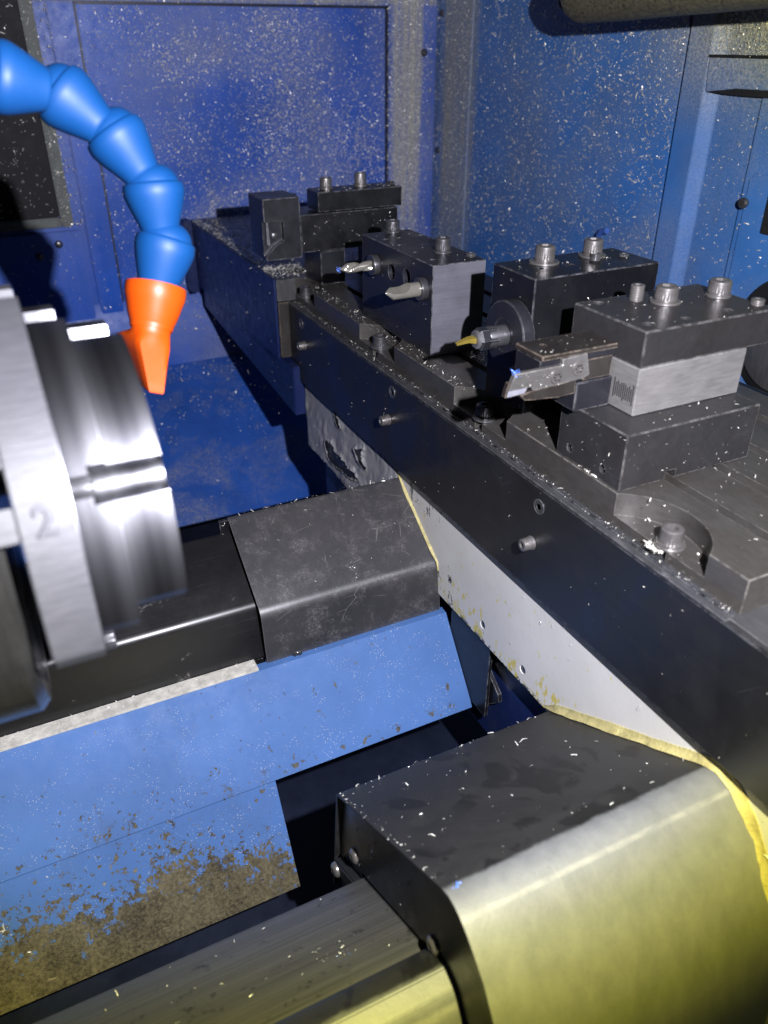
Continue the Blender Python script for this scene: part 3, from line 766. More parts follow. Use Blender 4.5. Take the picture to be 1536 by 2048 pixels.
# ------------------------------------------------------------------ cross slide table
tab = thing('cross_slide', 'long dark steel table with scalloped front edge and guard plate', 'machine table', (.38, .5, -.02))
XS = .2885
b = box(XS, .478, .198, .86, -.0205, 0, .0004)
scy = [.2568, .4345, .600, .7765]
cutters = [lathe([(.039, 0), (.039, .05)], (.2697, y, -.0140), (0, 0, 1), 72) for y in scy]
cutters += [box(.28, .2945, y-.0045-.003, y+.0045-.003, -.03, -.005, 0) for y in (.2568-.0005, .4345+.0025, .600+.005)]
cutters += [box(.3235, .3305, .15, .90, -.0055, .01, 0), box(.3605, .3690, .15, .90, -.0055, .01, 0), box(.3985, .4065, .15, .90, -.0055, .01, 0), box(.440, .448, .15, .90, -.0055, .01, 0)]
b = cut(b, cutters)
obj('table_top', b, 'table', tab, angle=20)
obj('table_base', box(.2825, .478, .02, .86, -.10, -.0206, .0004), 'table_side', tab)
# guard plate with its lip
obj('guard_plate', box(.2795, .2822, .06, .7968, -.1005, -.0225, .0007), 'plate', tab)
obj('wiper_lip', box(.2795, .2883, .1985, .7968, -.0222, -.0208, .0003), 'table_side', tab)
obj('lip_rib', box(.2838, .2852, .1985, .7968, -.0208, -.0196, .0003), 'dark_gloss', tab)
for y, z, big in ((.5513, -.033, 0), (.5574, -.0602, 1), (.346, -.0352, 0), (.3493, -.0638, 1), (.7505, -.0544, 1), (.759, -.034, 0)):
    if big: cap_screw((.2795, y, z), (-1, 0, 0), .0085, .0065, tab, 'screw', .0096)
    else: obj('flush_screw', hexcap([(.0052, 0), (.0052, .0006), (.0044, .0006), (.0042, .0004)], (.2795, y, z), (-1, 0, 0), .0026, .0012, 30), 'screw_dark', tab)
for y, mm in ((.2532, 'screw'), (.4365, 'screw_dark'), (.605, 'screw_dark'), (.781, 'screw_dark')):
    cap_screw((.2945, y, -.0140), (0, 0, 1), .0125, .0095, tab, mm, .0165)
    obj('spring_ring', lathe([(.0042, 0), (.0075, 0), (.0075, .0012), (.0042, .0012)], (.2945, y, -.0123), (0, 0, 1), 32), mm, tab)
obj('end_strip', box(.4785, .492, .15, .86, -.05, -.004, .0008), 'dark_gloss', tab)

# ------------------------------------------------------------------ end box at the far end of the slide
eb = thing('slide_end_box', 'dark blue cover box at the far end of the slide against the rear wall', 'cover box', (.28, .95, -.08))
obj('side_sheet', box(.2655, .2680, .7975, 1.150, -.0815, .0035, .0006), 'navy', eb)
obj('top_sheet', box(.2685, .50, .8350, 1.150, -.003, .0035, .0006), 'dark_gloss', eb)
obj('top_tab', box(.2685, .2888, .7975, .8345, -.003, .0028, .0006), 'dark_gloss', eb)
obj('upper_end', box(.2683, .2888, .7960, .7985, -.0195, .0022, .0006), 'table_side', eb)
obj('lower_end', box(.2683, .2818, .7945, .7985, -.0805, -.0205, .0008), 'brown_steel', eb)
obj('rear_lip', box(.255, .2653, 1.125, 1.150, -.09, .006, .0008), 'navy', eb)

# ------------------------------------------------------------------ drill block
db = thing('drill_block', 'grey steel tool block with a drill, a countersink and two empty bores', 'tool block', (.326, .5935, 0))
b = box(.3025, .3495, .530, .657, 0, .0715, .0005)
holes = [(.3108, .6278), (.3112, .6021), (.3108, .5745), (.3108, .5467), (.3455, .6283), (.337, .575)]
bores = [(.628, .0515), (.5994, .0515), (.5726, .0535), (.5435, .0515)]
b = cut(b, [hole((x, y, .0715), (0, 0, 1), .0058, .010) for x, y in holes]+[cyl((.3015, y, z), (1, 0, 0), .0066, .030, 36) for y, z in bores])
obj('block', b, 'black_oxide_brushed', db, angle=20, alt=('ground_end', lambda c, n: n.y < -.9 and c.y < .5303))
cap_screw((.3299, .6521, .0715), (0, 0, 1), .0125, .0085, db, 'screw_dark', .0145)
cap_screw((.3305, .5648, .0715), (0, 0, 1), .0125, .0100, db, 'screw_dark', .0145)
set_screw((.3440, .5440, .0715), (0, 0, 1), .0082, .0028, db, 'screw_dark')
for x, y in holes[:5]: set_screw((x, y, .0655), (0, 0, 1), .0052, .0022, db, 'screw_dark')
for y, z in (bores[0], bores[3]):
    obj('collar', lathe([(.0052, 0), (.0084, 0), (.0088, .0006), (.0088, .0046), (.0084, .0052), (.0052, .0052)], (.3024, y, z), (-1, 0, 0), 48, None, {2: .0004, 3: .0004}), 'screw_dark', db)
def drill(x0, x1, y, z, r, turns):
    """fluted twist drill pointing to -x"""
    b = bmesh.new(); n, seg = 40, 24; rings = []
    for k in range(n+1):
        t = k/n; x = x1+(x0-x1)*t; ring = []
        tip = max(0, (t-.86)/.14)
        for i in range(seg):
            th = 2*PI*i/seg; ph = th-2*PI*turns*t
            fl = max(0, math.cos(2*ph))**1.5
            rr = r*(1-.58*fl)*(1-tip*.92)
            ring.append(b.verts.new((x, y+rr*math.cos(th), z+rr*math.sin(th))))
        rings.append(ring)
    for r0, r1 in zip(rings, rings[1:]):
        for i in range(seg): b.faces.new((r0[i], r0[(i+1) % seg], r1[(i+1) % seg], r1[i]))
    b.faces.new(rings[0]); b.faces.new(rings[-1][::-1]); return b
td = obj('twist_drill', drill(.2686, .318, .6283, .0512, .0042, 1.15), 'chrome'); tag(td, 'shiny spiral twist drill sticking out of the drill block', 'drill bit')
def countersink():
    t = thing('countersink', 'thick single flute countersink sticking out below the empty bores', 'drill bit', (.29, .5435, .0515))
    y, z, r = .5435, .0515, .0056
    b = lathe([(r, 0), (r, .033), (r, .0400), (r*.20, .0452), (r*.16, .0458)], (.3152, y, z), (-1, 0, 0), 48)
    c = prism([(.2640, z+.0012), (.2640, z+.014), (.2930, z+.014), (.2900, z+.0065), (.2875, z+.0035), (.2850, z+.0019), (.2825, z+.0012)], 'y', y-.010, y+.010)
    bmesh.ops.rotate(c, verts=c.verts[:], cent=Vector((.28, y, z)), matrix=Matrix.Rotation(math.radians(14), 3, 'X'))
    obj('shank', cut(b, [c]), 'chrome', t, angle=25)
countersink()

# ------------------------------------------------------------------ boring bar block (middle)
mb = thing('boring_bar_block', 'tall black steel tool block holding the boring bar with gold insert', 'tool block', (.352, .428, 0))
b = box(.3035, .4035, .404, .4515, 0, .0905, .0006)
mh = [(.3215, .4257), (.3452, .4243), (.3688, .4279), (.3929, .4271)]
b = cut(b, [hole((x, y, .0905), (0, 0, 1), .0062, .012) for x, y in mh]+[cyl((.302, .4200, .052), (1, 0, 0), .008, .06, 36)])
obj('block', b, 'dark_gloss', mb, angle=20)
for x, y in ((.3330, .4360), (.3735, .4370)):
    cap_screw((x, y, .0905), (0, 0, 1), .0130, .0100, mb, 'screw', .0200 if x < .34 else .0185)
set_screw((.3688, .4279, .0870), (0, 0, 1), .0068, .0080, mb, 'screw_dark')
set_screw((.3929, .4271, .0870), (0, 0, 1), .0068, .0055, mb, 'screw_dark')
for x, y in mh[:2]: set_screw((x, y, .0845), (0, 0, 1), .0056, .003, mb, 'screw_dark')
bb = thing('boring_bar', 'boring bar with a round black flange and a small gold insert', 'boring bar', (.30, .42, .052))
AX, AZ = .4200, .0520
obj('flange', lathe([(.0075, 0), (.0215, 0), (.0222, .0007), (.0222, .0085), (.0215, .0092), (.0110, .0096), (.0100, .0090), (.0072, .0090)], (.3033, AX, AZ), (-1, 0, 0), 72), 'black_oxide', bb)
b = lathe([(.0068, 0), (.0068, .0190), (.0062, .0200)], (.3000, AX, AZ), (-1, 0, 0), 32)
obj('bar', b, 'screw_dark', bb)
obj('head_ring', lathe([(.0060, 0), (.0060, .0012), (.0050, .0020), (.0020, .0021)], (.2738, AX, AZ), (-1, 0, 0), 24), 'milled', bb)
b = lathe([(.0066, 0), (.0074, .0006), (.0074, .0120), (.0062, .0135)], (.2870, AX, AZ), (-1, 0, 0), 6)
obj('bar_head', b, 'black_oxide', bb, angle=15)
g = bmesh.new()
pts = [(.2740, AX+.0032, AZ+.0028), (.2740, AX-.0032, AZ+.0018), (.2740, AX-.0028, AZ-.0030), (.2740, AX+.0030, AZ-.0030)]
pt2 = [(.2668, AX+.0020, AZ+.0028), (.2668, AX-.0026, AZ+.0022), (.2668, AX-.0022, AZ-.0010), (.2668, AX+.0018, AZ-.0012)]
pt3 = [(.2575, AX+.0002, AZ+.0003), (.2575, AX-.0028, AZ-.0003), (.2580, AX-.0022, AZ-.0018), (.2580, AX+.0004, AZ-.0014)]
R_ = [[g.verts.new((p[0], AX+(p[1]-AX)*k, AZ+(p[2]-AZ)*k)) for p in q] for q, k in ((pts, .85), (pt2, .8), (pt3, .75))]
for r0, r1 in zip(R_, R_[1:]):
    for i in range(4): g.faces.new((r0[i], r0[(i+1) % 4], r1[(i+1) % 4], r1[i]))
g.faces.new(R_[0]); g.faces.new(R_[2][::-1])
bmesh.ops.subdivide_edges(g, edges=g.edges[:], cuts=1, smooth=.5)
obj('insert', g, 'gold', bb, angle=50)

# ------------------------------------------------------------------ front tool post
tp = thing('tool_post', 'stacked grey steel tool post with a bolted clamp plate and a bright riser', 'tool post', (.345, .33, 0))
b = box(.2900, .3893, .2915, .3490, 0, .0345, .0006)
b = cut(b, [hole((.29, .3371, .0075), (-1, 0, 0), .005, .006), hole((.29, .3069, .0075), (-1, 0, 0), .0052, .006), box(.3230, .3310, .28, .36, -.01, .0055, 0)])
obj('base_block', b, 'tool_post', tp, angle=20)
for y in (.3371, .3069): set_screw((.2945, y, .0075), (-1, 0, 0), .0046, .002, tp, 'screw')
obj('riser', box(.3092, .3903, .3105, .3690, .0347, .0625, .0005), 'ground', tp)
b = box(.3098, .4075, .3108, .3725, .0627, .0835, .0007)
ch = [(.3220, .3652), (.3202, .3211), (.3464, .3204), (.3793, .3212)]
b = cut(b, [hole((x, y, .0835), (0, 0, 1), d, .012) for (x, y), d in zip(ch, (.0062, .0068, .0050, .0060))])
obj('clamp_plate', b, 'tool_post', tp, angle=20)
cap_screw((.3580, .3490, .0835), (0, 0, 1), .0135, .0085, tp, 'screw', .0180)
cap_screw((.3965, .3450, .0835), (0, 0, 1), .0135, .0085, tp, 'screw', .0150)
set_screw((.3455, .3600, .0825), (0, 0, 1), .0082, .0105, tp, 'screw', 'threaded_stud')
set_screw((.4035, .3215, .0825), (0, 0, 1), .0080, .0045, tp, 'screw')
for (x, y) in ch: set_screw((x, y, .0770), (0, 0, 1), .0050, .003, tp, 'screw')
obj('tool_shim', box(.2832, .3088, .3300, .3560, .0348, .0522, .0006), 'black_oxide', tp)
# vernier lines engraved on the riser front
g = bmesh.new()
for k in range(11):
    y0 = .3125+.00155*k; h = .009 if k % 5 else .012
    box(.3090, .30935, y0, y0+.0006, .0465-h*.5, .0465+h*.5-.0012*(k % 2), 0, g)
obj('scale_marks', g, 'rubber', tp)
# cut-off tool
ct = thing('cutoff_tool', 'worn grey cut off tool with two screws and a pale carbide tip', 'cutting tool', (.275, .335, .052))
YB = .3302
obj('shank', box(.2592, .3360, .3336, .3570, .0524, .0682, .0006), 'black_oxide', ct)
b = cut(box(.2585, .3360, .3312, .3572, .0684, .0712, .0005), [hole((.2700, .3470, .0712), (0, 0, 1), .0038, .004)])
obj('top_plate', b, 'brown_steel', ct, angle=20)
blade = [(.2412, .0645), (.2720, .0646), (.2716, .0680), (.2880, .0690), (.2915, .0560), (.2875, .0545), (.2600, .0532), (.2532, .0532), (.2522, .0552), (.2490, .0556), (.2372, .0556)]
b = prism(blade, 'y', YB, YB+.0032, .0003)
obj('blade', b, 'blade', ct, angle=20)
obj('tip', prism([(.2366, .0520), (.2480, .0526), (.2494, .0553), (.2372, .0553)], 'y', YB-.0002, YB+.0034, .0003), 'carbide', ct)
obj('tip_edge', prism([(.2352, .0522), (.2364, .0519), (.2371, .0556), (.2385, .0600), (.2372, .0600), (.2358, .0556)], 'y', YB, YB+.0032, .0002), 'brown_steel', ct)
b = prism([(.2462, .0512), (.2490, .0478), (.2560, .0468), (.2650, .0462), (.2720, .0452), (.2832, .0460), (.2832, .0545), (.2600, .0530), (.2532, .0528)], 'y', YB+.0008, YB+.016, .0004)
obj('support_web', b, 'brown_steel', ct, angle=20)
obj('rear_web', box(.2885, .3080, YB+.0015, YB+.020, .0524, .0645, .0004), 'brown_steel', ct)
for x, z in ((.2683, .0587), (.2828, .0612)):
    r = .0042
    b = lathe([(r, 0), (r, .0004), (r*.92, .0009), (r*.5, .0010), (r*.42, .0003), (r*.1, .0002)], (x, YB, z), (0, -1, 0), 36)
    obj('clamp_screw', b, 'screw', ct)
    g = bmesh.new()
    for k in range(6):
        th = PI*k/3; c = Vector((x+math.cos(th)*r*.47, YB-.0010, z+math.sin(th)*r*.47))
        box(c.x-.0004, c.x+.0004, YB-.0014, YB-.0008, c.z-.0004, c.z+.0004, 0, g)
    obj('screw_lobes', g, 'socket', ct)

# ------------------------------------------------------------------ far tool post
fp = thing('tool_post', 'black tool post at the far end with an overhanging bar and clamp', 'tool post', (.35, .79, 0))
obj('post', box(.3078, .3345, .7685, .815, 0, .0332, .0006), 'black_oxide', fp)
obj('rear_post', box(.3700, .3990, .7690, .815, 0, .0332, .0006), 'dark_gloss', fp)
obj('bar', box(.2882, .3945, .7680, .8120, .0340, .0698, .0006), 'dark_gloss', fp)
obj('clamp_plate', box(.3068, .3985, .7670, .7975, .0712, .0895, .0006), 'dark_gloss', fp)
cap_screw((.3230, .7855, .0895), (0, 0, 1), .0120, .0090, fp, 'screw', .0140)
cap_screw((.3613, .7870, .0895), (0, 0, 1), .0120, .0110, fp, 'screw', .0150)
set_screw((.3928, .7806, .0895), (0, 0, 1), .0070, .0035, fp, 'screw_dark')
for x in (.342, .379): set_screw((x, .783, .0895), (0, 0, 1), .0050, .0008, fp, 'screw_dark')
ft = thing('square_tool_holder', 'square black tool head with a notched pocket at the far end', 'cutting tool', (.268, .79, .06))
b = box(.2505, .2878, .7680, .8120, .0300, .0870, .0006)
b = cut(b, [prism([(.2480, .0300), (.2480, .0662), (.2700, .0660), (.2700, .0480), (.2610, .0430), (.2530, .0360)], 'y', .7600, .7745)])
obj('head', b, 'black_oxide', ft, angle=20)
obj('insert', prism([(.2525, .0450), (.2530, .0655), (.2545, .0657), (.2555, .0440)], 'y', .7688, .7735, .0003), 'milled', ft)
obj('pocket_screw', lathe([(.0030, 0), (.0030, .002), (.0015, .0026)], (.262, .7740, .052), (0, -1, 0), 20), 'screw_dark', ft)

# ------------------------------------------------------------------ chuck
CY, CZ = .315, .0545
ck = thing('lathe_chuck', 'silver lathe chuck with stepped aluminium soft jaws at the left', 'chuck', (-.03, CY, CZ))
def ang(d): return math.radians(d)
def arc(r, a0, a1, n=48, cy=CY, cz=CZ):
    return [(cy+r*math.cos(ang(a0+(a1-a0)*k/n)), cz+r*math.sin(ang(a0+(a1-a0)*k/n))) for k in range(n+1)]
def jaw_poly(r, a0, a1, ch, n=56):
    # outer arc, chamfered ends, back to a bore
    pts = arc(r, a0, a1, n)
    e1 = (CY+(r-ch)*math.cos(ang(a1+5.0)), CZ+(r-ch)*math.sin(ang(a1+5.0)))
    e0 = (CY+(r-ch)*math.cos(ang(a0-4.5)), CZ+(r-ch)*math.sin(ang(a0-4.5)))
    return [e0]+pts+[e1]+arc(.022, a1-2, a0+2, 12)
def jaw(a_mid, number, lo_=-44, hi_=42.5):
    js = obj('jaw', newbm_jaw(a_mid, lo_, hi_), 'aluminium', ck, angle=24, alt=('alu_face', lambda c, n: c.x < .0079 and n.x < .5 or abs(n.x) > .9))
    mid = a_mid+6.0
    u = Vector((0, math.cos(ang(mid)), math.sin(ang(mid))))
    o = Vector((0, CY, CZ))
    p = o+u*.0755
    b = hexcap([(.0050, 0), (.0053, .0004), (.0053, .0075), (.0046, .0082)], p+Vector((.0078, 0, 0)), (1, 0, 0), .0028, .004, 40, {1: .0002, 2: .0002})
    obj('jaw_screw', b, 'screw_dark', js)
    if number:
        cu = bpy.data.curves.new('n', 'FONT'); cu.body = number; cu.size = .0135; cu.extrude = .0003; cu.bevel_depth = .00035; cu.align_x = 'CENTER'; cu.align_y = 'CENTER'
        to = bpy.data.objects.new('n', cu); C.objects.link(to)
        dg = bpy.context.evaluated_depsgraph_get(); me = bpy.data.meshes.new_from_object(to.evaluated_get(dg))
        bpy.data.objects.remove(to); bpy.data.curves.remove(cu)
        g = bmesh.new(); g.from_mesh(me); bpy.data.meshes.remove(me)
        a = ang(156.0)
        for v in g.verts:
            th = a-(v.co.y)/.090
            r = .0901+v.co.z
            x = -.0008+v.co.x
            v.co = Vector((x, CY+r*math.cos(th), CZ+r*math.sin(th)))
        obj('stamped_number', g, 'stamp', js)
    return js
def newbm_jaw(am, lo_, hi_):
    a0, a1 = am+lo_, am+hi_
    mid = am+6.0; u = Vector((0, math.cos(ang(mid)), math.sin(ang(mid)))); p = Vector((0, CY, CZ))+u*.0755
    out = bmesh.new()
    for r, ch, x0, x1 in ((.0900, .0040, -.0085, .0082), (.0800, .0038, .0081, .0216), (.0712, .0036, .0215, .0405)):
        b = prism(jaw_poly(r, a0, a1, ch), 'x', x0, x1, .0004)
        ks = []
        if x1 > .016: ks.append(cyl(p+Vector((.0150, 0, 0)), (1, 0, 0), .0078, .04, 40))
        if x0 < .015: ks.append(cyl(p+Vector((.0075, 0, 0)), (1, 0, 0), .0058, .03, 32))
        join(out, cut(b, ks))
    # tongues behind the rim
    for d0, d1 in [(max(p, lo_), min(q, hi_)) for p, q in ((-44, -16), (-5, -.5), (7.5, 14.5)) if min(q, hi_) > max(p, lo_)+2]:
        prism(arc(.0885, am+d0, am+d1, 8)+arc(.04, am+d1, am+d0, 6), 'x', -.040, -.0083, .0004, out)
    return out
jaw(144.5, '2'); jaw(264.5, None, 16, 46); jaw(24.5, None, -40, 36)
b = lathe([(.030, -.002), (.0700, -.002), (.0765, -.002), (.0800, -.0055), (.0800, -.06), (.105, -.065), (.105, -.16), (.030, -.16)], (-.0125, CY, CZ), (1, 0, 0), 96)
obj('chuck_body', b, 'body_dark', ck)

# ------------------------------------------------------------------ coolant hose
F_ = 1598.0
def D(px, py, d): 
    return Vector((0, 0, .2186))+(rgt*((px-768)/F_)-up*((py-1024)/F_)+fwd)*d
hose = thing('coolant_hose', 'bent blue segmented coolant hose with an orange flat nozzle', 'coolant hose', tuple(D(300, 680, .42)))
def align(prof, p0, p1, seg=40):
    d = Vector(p1)-Vector(p0); n = d.length
    return lathe([(r, h*n) for r, h in prof], p0, d, seg)
rims = [(-14, 150, .352), (114, 182, .3765), (224, 262, .392), (305, 367, .405), (333, 479, .416)]
mouths = [(84, 178, .364), (196, 249, .385), (281, 343, .400), (320, 456, .4125), (314, 577, .4205)]
R0 = .0158
for (a, m_) in zip(rims, mouths):
    p0, p1 = D(*a), D(*m_); d = (p1-p0); n = d.length
    R = R0*.975
    prof = [(.20*R, -.60*R), (.45*R, -.545*R), (.62*R, -.44*R), (.74*R, -.31*R), (.81*R, -.18*R), (.85*R, -.07*R), (.858*R, -.02*R), (.90*R, -.012*R), (.945*R, .008*R), (.965*R, .04*R)]
    for k in range(1, 17):
        t = k/16
        if t < .16: rr = .965+.035*math.sin(t/.16*PI/2)
        else:
            u_ = (t-.16)/.84; rr = 1.0-.40*(.75*u_**1.15+.25*u_*u_*(3-2*u_))
        prof.append((R*rr, .04*R+(n+.08*R)*t))
    prof += [(.575*R, n+.14*R), (.5*R, n+.10*R)]
    b = lathe(prof, p0, d, 56)
    obj('hose_segment', b, 'hose_blue', hose, angle=75)
# balls between the segments
# orange nozzle
pr, pw = D(311, 582, .4215), D(302, 662, .4225)
d = pw-pr; n = d.length
g = lathe([(.70*R0, .02), (.86*R0, -.002), (.985*R0, -.0025), (1.0*R0, 0), (.985*R0, .0035), (.93*R0, n*.30), (.83*R0, n*.60), (.70*R0, n*.88), (.645*R0, n)], pr, d, 40, None, None, True, False)
g.verts.ensure_lookup_table(); ring = [g.verts[len(g.verts)-40+i] for i in range(40)]
fT, bT = D(314, 787, .413), D(268, 752, .441)
fS, bS = D(310, 694, .4135), D(262, 672, .4360)
cen = sum((v.co for v in ring), Vector())/40; prev = ring
wn = (fT-bT).normalized(); dn = d.normalized(); tn = dn.cross(wn).normalized(); wn = tn.cross(dn)
tipc = (fT+bT)/2
for s in (.06, .14, .22, .4, .6, .8, .96, 1.0):
    q_ = max(0, (s-.22)/.78); f = min(1, s/.22)
    c1 = fS.lerp(fT, q_); c0 = bS.lerp(bT, q_); cc = cen.lerp((c0+c1)/2, f); hw = (c1-c0)/2
    th_ = (.0088+(.0045-.0088)*q_)*(.93 if s == 1.0 else 1)
    nr = []
    for v in ring:
        q = v.co-cen; th = math.atan2(q.dot(tn), q.dot(wn)); ct_, st_ = math.cos(th), math.sin(th)
        circ = wn*(ct_*.63*R0)+tn*(st_*.63*R0)
        k = 1/max(abs(ct_), abs(st_)); sq = hw*(ct_*k*(.97 if s == 1.0 else 1))+tn*(st_*k*th_)
        nr.append(g.verts.new(cc+circ.lerp(sq, f**.8)))
    for i in range(40): g.faces.new((prev[i], prev[(i+1) % 40], nr[(i+1) % 40], nr[i]))
    prev = nr
inner = [g.verts.new(tipc+(v.co-tipc)*.62) for v in prev]
deep = [g.verts.new(tipc+(v.co-tipc)*.9-d.normalized()*.01) for v in inner]
for i in range(40):
    j = (i+1) % 40; g.faces.new((prev[i], prev[j], inner[j], inner[i])); g.faces.new((inner[i], inner[j], deep[j], deep[i]))
g.faces.new(deep)
obj('nozzle', g, 'nozzle_orange', hose, angle=48)

# ------------------------------------------------------------------ swarf
def scatter(name, label, surfs, m, seed=1, parent=None):
    """surfs: list of (origin, u, v, count, size_min, size_max, density fn(s,t) or None)"""
    r = random.Random(seed); b = bmesh.new()
    for o, u, v, cnt, s0, s1, fn in surfs:
        o, u, v = Vector(o), Vector(u), Vector(v); nrm = u.cross(v).normalized()
        if nrm.dot(Vector((0, 0, .2186))-o) < 0: nrm = -nrm
        k = 0; guard = 0
        while k < cnt and guard < cnt*30:
            guard += 1
            s, t = r.random(), r.random()
            if fn and r.random() > fn(s, t): continue
            k += 1
            c = o+u*s+v*t
            sz = s0+(s1-s0)*r.random()**2.2
            ln = sz*r.uniform(.7, 1.9) if r.random() < .85 else sz*r.uniform(2, 3.6); wd = sz*r.uniform(.28, .5)
            a = Vector((r.gauss(0, 1), r.gauss(0, 1), r.gauss(0, 1))).normalized()
            a = (a-nrm*a.dot(nrm)*.65).normalized(); c2 = (nrm+Vector((r.gauss(0, .5), r.gauss(0, .5), r.gauss(0, .5)))).normalized()
            w_ = a.cross(c2).normalized(); n2 = w_.cross(a).normalized()
            c = c+nrm*wd*.35
            curl = r.uniform(.15, .5)*ln
            rows = []
            for q, hgt in ((-.5, 0), (0, curl*.5), (.5, 0)):
                rows.append((b.verts.new(c+a*(q*ln)+w_*(wd*.5)+n2*hgt), b.verts.new(c+a*(q*ln)-w_*(wd*.5)+n2*hgt*.8)))
            for (p0, p1), (p2, p3) in zip(rows, rows[1:]): b.faces.new((p0, p1, p3, p2))
    o = obj(name, b, m, parent, smooth=False, recalc=False)
    return tag(o, label, 'metal chips', None, 'stuff')
def nz(sc, lo, hi, seed=0.):
    def f(s, t):
        v = mnoise.noise(Vector((s*sc+seed, t*sc, seed)))*.5+.5
        return min(1, max(.04, (v-lo)/(hi-lo)))
    return f
E3 = lambda a, b: (Vector(b)-Vector(a))
yf = YW-.0012
scatter('metal_chips', 'bright swarf flakes stuck over the rear blue wall', [
    ((.168, yf, -.10), (.41, 0, 0), (0, 0, .352), 7000, .0008, .0023, lambda s, t: min(1, .25+.75*s)*(.35+.65*max(0, 1-abs(t-.45)*1.8))),
    ((.168, yf, -.10), (.41, 0, 0), (0, 0, .352), 13000, .0007, .0018, nz(4, .4, .75, 3.)),
    ((.580, yf-.004, -.18), (.072, 0, 0), (0, 0, .45), 11000, .0006, .0017, lambda s, t: 1 if s < .75 else .35),
    ((-.05, yf-.002, .02), (.150, 0, 0), (0, 0, .24), 420, .0010, .0024, None),
    ((.104, yf-.010, .006), (.03, 0, 0), (0, 0, .26), 420, .0008, .0026, None),
    ((.134, yf-.002, -.12), (.034, 0, 0), (0, 0, .37), 130, .0008, .0024, None),
    ((-.05, yf-.004, -.10), (.17, 0, 0), (0, 0, .10), 90, .0008, .0024, None),
    ((.10, yf-.005, .2565), (.55, 0, 0), (0, 0, .03), 420, .0008, .0028, None),
    ((.20, yf-.004, -.104), (.14, 0, 0), (0, -.02, -.045), 190, .0008, .0026, None),
], 'chip', 11)
def wr(s, t):
    y = .677+s*.39; 
    return min(1, .30+.8*max(0, t-.45)*max(0, 1-s)*2+.45*max(0, 1-abs(t-.30)*3)*s)
scatter('metal_chips', 'bright swarf flakes stuck over the right blue wall', [
    ((XC-.001, .677, -.12), (0, .39, 0), (0, 0, .38), 5500, .0008, .0024, wr),
    ((XC-.001, .677, -.02), (0, .39, 0), (0, 0, .28), 4500, .0007, .0017, None),
    ((XC-.004, 1.067, -.18), (0, .10, 0), (0, 0, .45), 8000, .0006, .0016, None),
    ((XC+.0035, .577, -.05), (0, .05, 0), (0, 0, .31), 420, .0006, .0024, lambda s, t: .3+.7*t),
    ((XC-.0040, .40, -.05), (0, .17, 0), (0, 0, .22), 420, .0006, .0022, None),
    ((XC-.0015, .42, .205), (0, .25, 0), (0, 0, .06), 4200, .0006, .0018, lambda s, t: .5+.5*(1-s)),
    ((XC-.008, .42, .177), (0, .22, 0), (0, 0, .03), 90, .0005, .002, None),
], 'chip', 12)
scatter('metal_chips', 'swarf flakes lying on the blue chip tray', [
    ((-.05, 1.138, -.2048), (.42, 0, 0), (0, -.190, -.142), 1500, .0008, .0024, nz(5, .38, .8, 8.)),
    ((.10, 1.152, -.2000), (.30, 0, 0), (0, -.05, -.006), 500, .0008, .0026, None),
], 'chip', 13)
scatter('metal_chips', 'swarf flakes on the far tool post and end box', [
    ((.29, .80, .0042), (.12, 0, 0), (0, .34, 0), 1300, .0009, .0024, None),
    ((.2685, .83, .0042), (.035, 0, 0), (0, .31, 0), 900, .0009, .0024, lambda s, t: 1 if s < .4 else .3),
    ((.2685, .7995, .0036), (.045, 0, 0), (0, .05, 0), 420, .0008, .0024, lambda s, t: .2+.8*t),
    ((.2650, .80, -.08), (0, .33, 0), (0, 0, .08), 45, .0008, .0024, None),
    ((.2895, .7675, .035), (.10, 0, 0), (0, 0, .033), 45, .0005, .0014, None),
    ((.3070, .7680, .0897), (.09, 0, 0), (0, .028, 0), 45, .0005, .0018, None),
    ((.2712, .775, -.18), (0, .34, 0), (0, 0, .09), 60, .0008, .0024, None),
], 'chip', 14)
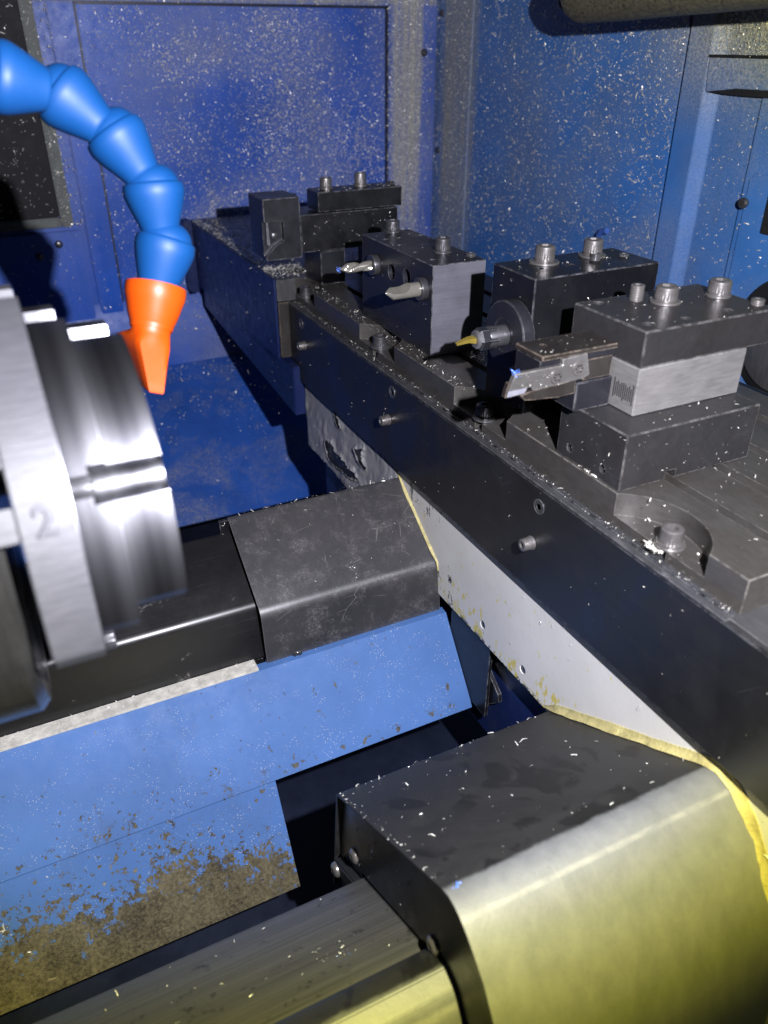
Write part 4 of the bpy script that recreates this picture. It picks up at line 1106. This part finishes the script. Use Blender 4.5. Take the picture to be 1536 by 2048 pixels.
scatter('metal_chips', 'fine swarf on the cross slide table and its tool blocks', [
    ((.2895, .20, .0004), (.185, 0, 0), (0, .09, 0), 170, .0004, .0020, lambda s, t: .4+.6*s),
    ((.2895, .355, .0004), (.10, 0, 0), (0, .05, 0), 60, .0005, .0022, None),
    ((.2895, .455, .0004), (.013, 0, 0), (0, .31, 0), 260, .0004, .0018, None),
    ((.350, .455, .0004), (.05, 0, 0), (0, .31, 0), 140, .0005, .0022, None),
    ((.2833, .20, -.0200), (.0045, 0, 0), (0, .59, 0), 420, .0003, .0015, None),
    ((.2791, .10, -.0990), (0, .69, 0), (0, 0, .075), 90, .0003, .0011, None),
    ((.3023, .531, .001), (0, .125, 0), (0, 0, .070), 45, .0003, .0008, None),
    ((.3032, .405, .001), (0, .046, 0), (0, 0, .089), 30, .0003, .0008, None),
    ((.3040, .4036, .001), (.098, 0, 0), (0, 0, .089), 45, .0003, .0008, None),
    ((.304, .405, .0908), (.098, 0, 0), (0, .046, 0), 40, .0004, .0011, None),
    ((.303, .531, .0718), (.045, 0, 0), (0, .125, 0), 40, .0004, .0011, None),
    ((.310, .311, .0838), (.096, 0, 0), (0, .061, 0), 45, .0004, .0012, None),
    ((.2900, .2912, .001), (.098, 0, 0), (0, 0, .032), 45, .0003, .0008, None),
    ((.2897, .292, .001), (0, .056, 0), (0, 0, .032), 25, .0003, .0009, None),
    ((.310, .2918, .0348), (.078, 0, 0), (0, .018, 0), 18, .0005, .0020, None),
    ((.2885, .224, -.0137), (.016, 0, 0), (0, .064, 0), 22, .0004, .0020, None),
    ((.331, .452, .0004), (.02, 0, 0), (0, .075, 0), 260, .0005, .0022, None),
    ((.2896, .3110, .0004), (.0025, 0, 0), (0, .016, 0), 90, .0006, .0022, None),
    ((.2838, .2505, -.0150), (.006, 0, 0), (0, .012, 0), 110, .0006, .0024, None),
    ((.245, YB-.0006, .0530), (.036, 0, 0), (0, 0, .011), 25, .0003, .0011, None),
    ((.2600, YB+.002, .0714), (.045, 0, 0), (0, .024, 0), 20, .0005, .0018, None),
], 'chip', 15)
def sl(y): return -.1845+(.3155-y)*(.0725/.127)
scatter('metal_chips', 'crumbs of swarf on the foreground black cover', [
    ((.1230, .3150, -.1838), (.163, 0, 0), (0, -.126, .072), 85, .0005, .0019, lambda s, t: .35+.65*(1-s)),
    ((.1228, .314, -.1840), (.003, 0, 0), (0, -.126, .072), 80, .0004, .0018, None),
    ((.123, .3150, -.1838), (.16, 0, 0), (0, -.003, .0015), 30, .0004, .0018, None),
    ((.124, .186, -.1100), (.16, 0, 0), (0, -.04, -.031), 22, .0005, .0018, None),
    ((.1258, .20, -.135), (0, .11, -.063), (0, -.0005, -.04), 26, .0005, .0022, None),
    ((.1245, .215, -.197), (0, .095, -.052), (-.004, 0, 0), 120, .0004, .0020, None),
    ((-.10, .283, -.2285), (.22, 0, 0), (0, -.07, .038), 30, .0006, .0028, None),
    ((.075, .240, -.2043), (.02, 0, 0), (0, -.014, .008), 26, .0005, .0017, None),
], 'chip_dull', 16)
scatter('metal_chips', 'crumbs of swarf on the rear black cover and chute', [
    ((.131, .548, -.1108), (.154, 0, 0), (0, -.071, -.049), 40, .0004, .0011, None),
    ((.131, .549, -.1105), (.154, 0, 0), (0, -.003, -.001), 60, .0004, .0016, None),
    ((.122, .5455, -.114), (.010, 0, 0), (0, 0, -.05), 25, .0004, .0016, None),
    ((-.12, .4700, -.2052), (.40, 0, 0), (0, -.048, -.061), 3000, .0002, .0013, nz(6, .38, .7, 2.)),
    ((-.16, .4172, -.2730), (.26, 0, 0), (0, -.041, -.074), 1400, .0003, .0018, lambda s, t: .3+.7*(1-s)),
    ((-.14, .410, -.285), (.07, 0, 0), (0, -.022, -.040), 260, .0006, .0030, None),
    ((-.10, .479, -.2032), (.23, 0, 0), (0, -.007, 0), 120, .0004, .0018, None),
    ((.284, .12, -.178), (0, .64, 0), (0, 0, .076), 70, .0004, .0018, None),
    ((-.02, .2975, .115), (.04, -.003, 0), (0, .004, -.001), 1, .0008, .001, None),
], 'chip_dull', 17)
scatter('plastic_flakes', 'tiny blue plastic flakes on cover corner and tool edges', [
    ((.1240, .188, -.1108), (.008, 0, 0), (0, -.022, -.012), 55, .0008, .0026, None),
    ((.240, YB-.0003, .0625), (.005, 0, 0), (0, .003, .003), 22, .0007, .0018, None),
    ((.2660, .6265, .0490), (.003, 0, 0), (0, .004, .004), 16, .0006, .0016, None),
    ((.080, .232, -.1995), (.012, 0, 0), (0, -.01, .006), 6, .0006, .0014, None),
], 'chip_blue', 18)
S.cycles.film_exposure = 1.0
